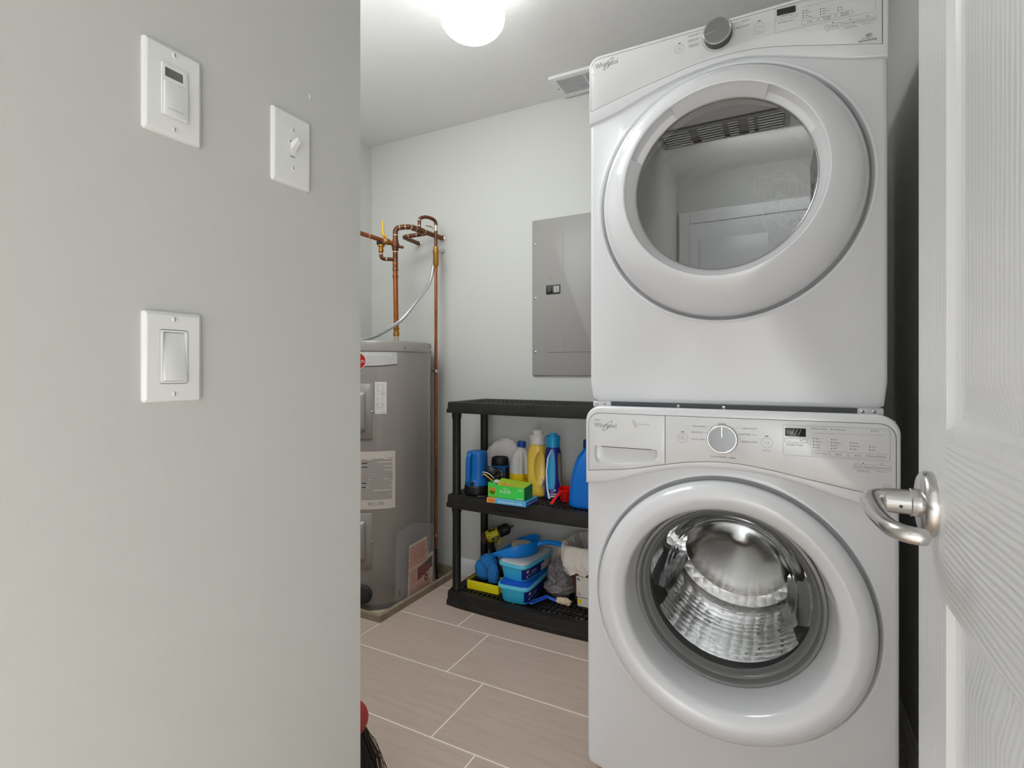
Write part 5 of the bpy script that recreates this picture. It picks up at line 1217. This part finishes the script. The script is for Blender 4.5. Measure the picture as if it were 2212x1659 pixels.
for a0, a1, z in ((-1.095, -1.068, 0.0425), (-1.022, -0.996, 0.0445), (-1.022, -1.002, 0.0405), (-1.032, -0.996, 0.0060), (-1.030, -1.0, 0.0030)): line(bm, (a0, ZG + z), (a1, ZG + z), fg2, 0.0014)
obj('symbols', bm, M['whiteink'], t)

# ================================================================== things on the bottom shelf
Z0 = 0.0642
t = thing('bit_tray', 'yellow open tray with black slotted insert on the bottom shelf', 'tray', (-1.258, 2.15, Z0))
bm = nb(); plate(bm, rrect(-1.343, -1.172, 2.100, 2.202, 0.004, 3), lambda a, b, c=0: V3(a, b, Z0 + 0.040 - c), 0.040, [rrect(-1.3395, -1.1755, 2.1035, 2.1985, 0.003, 3)], 0.001, False); box(bm, -1.341, -1.174, 2.102, 2.200, Z0, Z0 + 0.003); obj('tray', bm, M['traysy'], t)
bm = nb(); box(bm, -1.3392, -1.1758, 2.1038, 2.1982, Z0 + 0.003, Z0 + 0.024)
for i in range(19):
    for y in (2.112, 2.142, 2.172): box(bm, -1.336 + 0.0085 * i, -1.3315 + 0.0085 * i, y, y + 0.020, Z0 + 0.024, Z0 + 0.033)
ins = obj('slotted_insert', bm, M['blackpl'], t, smooth=False); ins['kind'] = 'stuff'

def tub(name, label, cx, cyy, z, rot, hx, hy, h, lidmat, white):
    t = thing(name, label, 'tub', (cx, cyy, z), 0.0, 'wipes tubs on the bottom shelf')
    b = Body([(z, cx, cyy, hx * 0.80, hy * 0.86, 5), (z + 0.006, cx, cyy, hx * 0.84, hy * 0.89, 5), (z + h - 0.012, cx, cyy, hx * 0.93, hy * 0.955, 6)], 72, None, rot)
    bm = nb(); b.body(bm); obj('tub', bm, M['skyblue'], t, angle=50)
    r = Body([(z + h - 0.016, cx, cyy, hx * 0.95, hy * 0.965, 6), (z + h - 0.014, cx, cyy, hx, hy, 7), (z + h - 0.003, cx, cyy, hx, hy, 7), (z + h, cx, cyy, hx * 0.985, hy * 0.99, 7), (z + h, cx, cyy, hx * 0.93, hy * 0.955, 8), (z + h - 0.003, cx, cyy, hx * 0.92, hy * 0.95, 8)], 72, None, rot)
    bm = nb(); loft(bm, [[r.pt(2 * PI * i / 72, zz) if False else None for i in range(0)] for zz in ()]) if False else None
    rings = []
    for zz, x_, y_, a_, c_, e_ in r.secs:
        q = Body([(zz, x_, y_, a_, c_, e_)], 72, None, rot); rings.append([q.pt(2 * PI * i / 72, zz) for i in range(72)])
    loft(bm, rings, True, False, True); ld = obj('lid', bm, M['tubblue'], t, angle=40)
    q = Body([(z + h, cx, cyy, hx * 0.905, hy * 0.94, 8), (z + h + 0.0035, cx, cyy, hx * 0.895, hy * 0.935, 8)], 72, None, rot)
    obj('lid_panel', q.body(nb()), M[lidmat], ld, angle=30)
    L = obj('label', b.patch(nb(), rot - 0.93, rot + 0.85, z + 0.010, z + h - 0.020, 0.0008, 24, 2), M['navy'], t)
    bm = nb()
    b.patch(bm, rot - 0.73, rot - 0.62, z + h * 0.50, z + h * 0.66, 0.0014, 4, 2); b.patch(bm, rot - 0.50, rot - 0.22, z + h * 0.47, z + h * 0.53, 0.0014, 8, 1); b.patch(bm, rot - 0.66, rot - 0.16, z + h * 0.33, z + h * 0.36, 0.0014, 12, 1); b.patch(bm, rot - 0.72, rot - 0.66, z + h * 0.22, z + h * 0.32, 0.0014, 3, 2)
    if white: b.patch(bm, rot + 0.12, rot + 0.80, z + h * 0.20, z + h * 0.62, 0.0014, 12, 2); b.patch(bm, rot + 0.30, rot + 0.74, z + h * 0.62, z + h * 0.74, 0.0014, 12, 1)
    obj('lettering', bm, M['cream'], L)
    return t
tub('wipes_tub', 'lower sky-blue plastic wipes tub with blue lid', -1.078, 2.176, Z0, R(3), 0.081, 0.136, 0.0800, 'royal', False)
tub('wipes_tub', 'upper sky-blue plastic wipes tub with white lid panel', -1.083, 2.214, Z0 + 0.0840, R(-5.5), 0.077, 0.139, 0.0785, 'whitecap', True)
ZD = Z0 + 0.0840 + 0.0785 + 0.0038
# dustpan
t = thing('dustpan', 'bright blue plastic dustpan lying on the upper wipes tub', 'dustpan', (-1.12, 2.23, ZD))
ol = [(p.x, p.y) for p in smooth_path([(-1.222, 2.112, 0), (-1.165, 2.116, 0), (-1.105, 2.137, 0), (-1.064, 2.178, 0), (-1.046, 2.225, 0), (-1.048, 2.272, 0), (-1.066, 2.310, 0), (-1.110, 2.332, 0), (-1.165, 2.337, 0), (-1.212, 2.338, 0)], 5)]
def pan(ins, hfun): 
    P_ = inset(ol, ins); return [V3(a, b, ZD + hfun(i / (len(ol) - 1))) for i, (a, b) in enumerate(P_)]
hh = lambda u: 0.004 + 0.058 * min(1, math.sin(PI * min(max(u, 0.0), 1.0)) * 1.35) ** 0.8
bm = nb(); loft(bm, [pan(0.006, lambda u: 0.0), pan(0.002, lambda u: 0.004), pan(-0.003, hh), pan(-0.002, lambda u: hh(u) + 0.0012), pan(0.000, hh), pan(0.006, lambda u: 0.005), pan(0.010, lambda u: 0.003)], True, True, True); obj('pan', bm, M['panblue'], t, angle=50)
P = smooth_path([(-1.052, 2.262, ZD + 0.040), (-1.020, 2.272, ZD + 0.048), (-0.975, 2.272, ZD + 0.054), (-0.928, 2.268, ZD + 0.052), (-0.915, 2.266, ZD + 0.048)], 5)
bm = nb(); tube(bm, P, [0.020 - 0.005 * min(1, i / 6) for i in range(len(P))], 14, True, 0.7); obj('handle', bm, M['panblue'], t, angle=60)
bm = nb(); lathe(bm, [(0.0, 0.0), (0.046, 0.0), (0.0485, 0.003), (0.0485, 0.026), (0.045, 0.031), (0.0, 0.032)], (-1.130, 2.256, ZD + 0.0042), UP, 40)
for k_ in range(3): line(bm, (-1.130, 2.256), (-1.130 + 0.04 * math.cos(0.6 + k_ * 0.7), 2.256 + 0.04 * math.sin(0.6 + k_ * 0.7)), lambda a, b: V3(a, b, ZD + 0.0366), 0.0012)
tag(obj('scrub_puck', bm, M['sponge']), 'round cream scrub pad lying in the dustpan', 'pad')
# mitt
bm = nb(); blob(bm, (-1.283, 2.150, Z0 + 0.082), (0.042, 0.030, 0.050), 0.10, 4, 21, 5, Z0 + 0.034); blob(bm, (-1.252, 2.150, Z0 + 0.118), (0.050, 0.028, 0.042), 0.10, 4, 25, 5); blob(bm, (-1.222, 2.142, Z0 + 0.073), (0.028, 0.026, 0.055), 0.10, 4, 31, 5, Z0 + 0.034)
tag(obj('wash_mitt', bm, M['plush'], angle=80), 'fluffy blue wash mitt draped over the yellow tray', 'mitt')
# drill
RA = Vector((-1.333, 2.222, 0.258)); RB = Vector((-1.194, 2.292, 0.329)); ax = (RB - RA).normalized(); LEN = (RB - RA).length
t = thing('cordless_drill', 'yellow and black cordless drill standing behind the blue mitt', 'drill', (-1.27, 2.25, Z0))
bm = nb(); lathe(bm, [(0.0, 0.0), (0.0176, 0.001), (0.0264, 0.006), (0.0303, 0.016), (0.0303, 0.034), (0.0, 0.034)], RA, ax, 32); obj('rear_cap', bm, M['brownpl'], t)
bm = nb(); lathe(bm, [(0.0264, 0.030), (0.0306, 0.033), (0.0321, 0.050), (0.0321, 0.080), (0.0303, 0.092), (0.0242, 0.096)], RA, ax, 32); obj('motor_housing', bm, M['lime'], t)
bm = nb(); lathe(bm, [(0.0, 0.094), (0.0281, 0.094), (0.0288, 0.106), (0.0259, 0.110), (0.0275, 0.114), (0.0284, 0.130), (0.0237, 0.144), (0.0121, 0.152), (0.0, 0.152)], RA, ax, 32); obj('chuck', bm, M['blackpl'], t)
bm = nb(); tube(bm, [RA + ax * 0.150, RA + ax * 0.160, RA + ax * LEN], [0.004, 0.0032, 0.0028], 8); obj('bit', bm, M['blackpl'], t)
_, u_, v_ = frame_of(ax); side = Vector((0.45, -0.89, 0)); side = (side - ax * side.dot(ax)).normalized(); upv = ax.cross(side); upv = upv if upv.z > 0 else -upv
def fd(a, ang, off=0.0): return RA + ax * a + (side * math.cos(ang) + upv * math.sin(ang)) * (0.0321 + off)
bm = nb(); loft(bm, [[fd(0.054 + 0.034 * i / 6, -0.62 + 0.52 * j / 6, 0.0008) for i in range(7)] for j in range(7)], False); lb = obj('side_label', bm, M['blackpl'], t)
bm = nb(); loft(bm, [[fd(0.050 + 0.036 * i / 6, 0.85 + 0.75 * j / 6, 0.0008) for i in range(7)] for j in range(7)], False); obj('top_label', bm, M['blackpl'], t)
bm = nb(); loft(bm, [[fd(0.060 + 0.024 * i / 4, 1.10 + 0.35 * j / 4, 0.0012) for i in range(5)] for j in range(5)], False); obj('top_patch', bm, M['yellowlever'], t)
bm = nb(); loft(bm, [[fd(0.060 + 0.024 * i / 6, -0.48 + 0.12 * j / 2, 0.0012) for i in range(7)] for j in range(3)], False); loft(bm, [[fd(0.064 + 0.018 * i / 6, -0.28 + 0.08 * j / 2, 0.0012) for i in range(7)] for j in range(3)], False); obj('lettering', bm, M['cream'], lb)
bm = nb()
for r_ in range(3):
    for i in range(4): loft(bm, [[fd(0.036 + 0.0045 * i + 0.002 * q, -0.55 + 0.33 * r_ + 0.2 * w_, 0.0004) for q in (0, 1)] for w_ in (0, 1)], False)
obj('cooling_slots', bm, M['brownpl'], t)
m0 = RA + ax * 0.052
b = Body(dense([(0.118, -1.268, 2.252, 0.020, 0.024, 2.6), (0.150, -1.272, 2.250, 0.015, 0.019, 2.4), (0.190, -1.277, 2.249, 0.0145, 0.018, 2.3), (0.230, m0.x - 0.002, m0.y, 0.0165, 0.021, 2.3), (0.272, m0.x + 0.002, m0.y + 0.001, 0.019, 0.022, 2.3)], 4), 24, None, 0.45); obj('handle', b.body(nb()), M['blackpl'], t, angle=60)
b = Body([(Z0, -1.266, 2.252, 0.036, 0.030, 4), (Z0 + 0.045, -1.266, 2.252, 0.038, 0.031, 4), (Z0 + 0.058, -1.266, 2.252, 0.030, 0.027, 4)], 32, None, 0.45); obj('battery', b.body(nb()), M['brownpl'], t)
bm = nb(); P = smooth_path([RA + ax * 0.080 - upv * 0.026, RA + ax * 0.076 - upv * 0.042, RA + ax * 0.066 - upv * 0.056], 4); tube(bm, P, 0.006, 8); obj('trigger', bm, M['traysy'], t)
# cloths
bm = nb()
def fold_blob(bm, c, rad, ang, seed):
    r = bmesh.ops.create_icosphere(bm, subdivisions=5, radius=1.0)
    for v in r['verts']:
        p = v.co.copy(); q = Vector((p.x * 1.3 + seed, p.y * 1.3, p.z * 2.2))
        w_ = 1 - 2.0 * abs(noise.noise(q * 1.1)); k_ = 1 + 0.16 * w_ + 0.08 * noise.noise(q * 3.0)
        x, y, z = p.x * rad[0] * k_, p.y * rad[1] * k_, p.z * rad[2] * k_
        x, z = x * math.cos(ang) - z * math.sin(ang), x * math.sin(ang) + z * math.cos(ang)
        v.co = Vector((c[0] + x, c[1] + y, max(c[2] + z, Z0 + 0.001)))
fold_blob(bm, (-0.930, 2.250, Z0 + 0.030), (0.068, 0.060, 0.036), 0.05, 3.0)
fold_blob(bm, (-0.925, 2.258, Z0 + 0.068), (0.060, 0.052, 0.040), -0.25, 9.0)
fold_blob(bm, (-0.916, 2.262, Z0 + 0.108), (0.030, 0.048, 0.052), 0.55, 14.0)
fold_blob(bm, (-0.948, 2.235, Z0 + 0.082), (0.024, 0.040, 0.052), 0.35, 21.0)
tag(obj('grey_cloth', bm, M['towel'], angle=80), 'crumpled heather grey cloth between the tubs and the bin', 'cloth')
bm = nb(); blob(bm, (-0.950, 2.342, Z0 + 0.105), (0.040, 0.022, 0.115), 0.15, 5, 51, 4, Z0 + 0.001)
tag(obj('cream_cloth', bm, M['creamcl'], angle=80), 'cream cloth bundle standing behind the grey cloth', 'cloth')
# brush
t = thing('scrub_brush', 'small brush with looped blue handle lying before the grey cloth', 'brush', (-0.95, 2.11, Z0))
P = [Vector((-0.996 + 0.046 * u, 2.074 + 0.060 * u, Z0 + 0.010 + 0.012 * u)) for u in (0, 1)]
d_ = (P[1] - P[0]).normalized(); s_ = Vector((d_.y, -d_.x, 0)).normalized()
loop = [P[0] + d_ * 0.006 + s_ * 0.009, P[1] + s_ * 0.007, P[1] + d_ * 0.012, P[1] - s_ * 0.007, P[0] + d_ * 0.006 - s_ * 0.009, P[0] - d_ * 0.002]
lp = smooth_path(loop + [loop[0], loop[1]], 6)
bm = nb(); tube(bm, lp[3:], 0.0042, 10); obj('loop_handle', bm, M['royal'], t, angle=60)
bm = nb(); tube(bm, [P[1] + d_ * 0.008, P[1] + Vector((0.024, 0.004, -0.002)), P[1] + Vector((0.050, 0.008, -0.010))], [0.007, 0.010, 0.011], 12, True, 0.6); obj('neck', bm, M['royal'], t, angle=60)
bm = nb(); blob(bm, (-0.872, 2.150, Z0 + 0.014), (0.036, 0.018, 0.013), 0.3, 8, 61, 4, Z0 + 0.001); obj('brush_head', bm, M['creamcl'], t)
# waste bin
NX, NY = -0.700, 2.236
b = Body([(Z0, NX, NY, 0.112, 0.098, 5), (Z0 + 0.005, NX, NY, 0.117, 0.102, 5), (Z0 + 0.24, NX, NY, 0.166, 0.116, 6), (Z0 + 0.262, NX, NY, 0.171, 0.120, 6)], 96)
t = thing('waste_bin', 'brown plastic waste bin with white liner on the bottom shelf', 'bin', (NX, NY, Z0))
bm = nb(); loft(bm, [[b.pt(2 * PI * i / 96, z, o) for i in range(96)] for z, o in ((Z0 + 0.003, -0.012), (Z0, -0.004), (Z0 + 0.005, 0), (Z0 + 0.12, 0), (Z0 + 0.24, 0), (Z0 + 0.262, 0), (Z0 + 0.262, -0.003), (Z0 + 0.02, -0.004))], True, True, True); obj('bin_body', bm, M['cannish'], t, angle=40)
bm = nb(); rows = []
for j, (z, o, am) in enumerate(((0.140, -0.010, 0.010), (0.200, -0.008, 0.010), (0.245, -0.007, 0.008), (0.268, -0.005, 0.005), (0.273, 0.001, 0.004), (0.266, 0.006, 0.006), (0.250, 0.009, 0.010), (0.225, 0.011, 0.014), (0.198, 0.012, 0.016), (0.172, 0.010, 0.014), (0.150, 0.006, 0.010))):
    row = []
    for i in range(240):
        a = 2 * PI * i / 240; px_, py_ = math.cos(a), math.sin(a)
        w_ = 1 - abs(noise.noise(Vector((px_ * 7, py_ * 7, j * 0.35)))) * 2 + 0.5 * noise.noise(Vector((px_ * 16, py_ * 16, j * 0.6)))
        dz = (0.030 * noise.noise(Vector((px_ * 4, py_ * 4, 7.7))) + 0.010 * noise.noise(Vector((px_ * 14, py_ * 14, 1.7)))) * (1 if j >= 8 else (0.5 if j > 5 else 0.15))
        row.append(b.pt(a, Z0 + z + dz, o + am * max(0.0, w_) * (0.9 if o > 0 else -0.9)))
    rows.append(row)
loft(bm, rows, True); obj('bin_liner', bm, M['liner'], t, angle=80)
fcard = lambda a, z, c=0: b.pt(math.atan2(-0.105, a - NX), z, 0.0) * 0 + V3(a, b.pt(-PI / 2, z).y - 0.003 - c, z)
bm = nb(); prism(bm, rrect(-0.802, -0.745, 0.122, 0.212, 0.002, 2), fcard, Vector((0, 0.0012, 0))); prism(bm, rrect(-0.798, -0.745, 0.082, 0.119, 0.002, 2), fcard, Vector((0, 0.0012, 0))); tc_ = obj('hang_tag', bm, M['tagcard'], t, smooth=False)
f2_ = lambda a, z: fcard(a, z, 0.0006)
bm = nb(); bm.faces.new([bm.verts.new(f2_(*p)) for p in ((-0.797, 0.196), (-0.784, 0.196), (-0.797, 0.207))]); quad(bm, -0.797, -0.783, 0.192, 0.1935, f2_); obj('blue_print', bm, M['navy'], tc_)
bm = nb(); ring_line(bm, [(-0.7955, 0.131), (-0.7845, 0.131), (-0.790, 0.142)], f2_, 0.003); obj('recycling_mark', bm, M['black'], tc_)
bm = nb(); quad(bm, -0.796, -0.781, 0.093, 0.113, f2_); obj('yellow_print', bm, M['traysy'], tc_)

# ================================================================== broom behind the wall end
t = thing('broom', 'dark-bristled broom with red cap behind the near wall end', 'broom', (-0.985, 1.0, 0.0))
bm = nb(); lathe(bm, [(0.0, 0.245), (0.015, 0.243), (0.024, 0.236), (0.034, 0.222), (0.0395, 0.205), (0.038, 0.190), (0.030, 0.172), (0.0, 0.170)], (-0.985, 1.0, 0), UP, 32); obj('broom_cap', bm, M['redbroom'], t)
bm = nb(); rod(bm, (-0.985, 1.0, 0.235), (-0.985, 0.748, 1.30), 0.0115); obj('stick', bm, M['woodstick'], t, angle=60)
bm = nb(); rnd = random.Random(12)
for i in range(330):
    a = rnd.random() * 2 * PI; r0 = 0.031 * math.sqrt(rnd.random()); r1 = r0 * 2.3 + rnd.random() * 0.018 + (0.05 if rnd.random() < 0.05 else 0)
    c0_ = V3(-0.985 + r0 * math.cos(a), 1.0 + r0 * math.sin(a), 0.178); c1_ = V3(-0.985 + r1 * 1.25 * math.cos(a), 1.0 + r1 * math.sin(a), 0.002 + rnd.random() * 0.012)
    mid = c0_.lerp(c1_, 0.5) + V3(0.006 * math.cos(a), 0.006 * math.sin(a), 0.012); tube(bm, [c0_, mid, c1_], 0.0011, 3, False)
br = obj('bristles', bm, M['bristle'], t); br['kind'] = 'stuff'

# ------------------------------------------------------------------ print too small to pick apart letter by letter
for o in bpy.data.objects:
    if o.name.split('.')[0] in ('lettering', 'outlines', 'indicator_lights', 'red_lettering', 'bold_lettering', 'symbols', 'barcode', 'small_print', 'cooling_slots', 'end_lettering', 'display_digits', 'brand_print', 'drive_print', 'arc_print', 'title_block', 'blue_print'):
        o['kind'] = 'stuff'
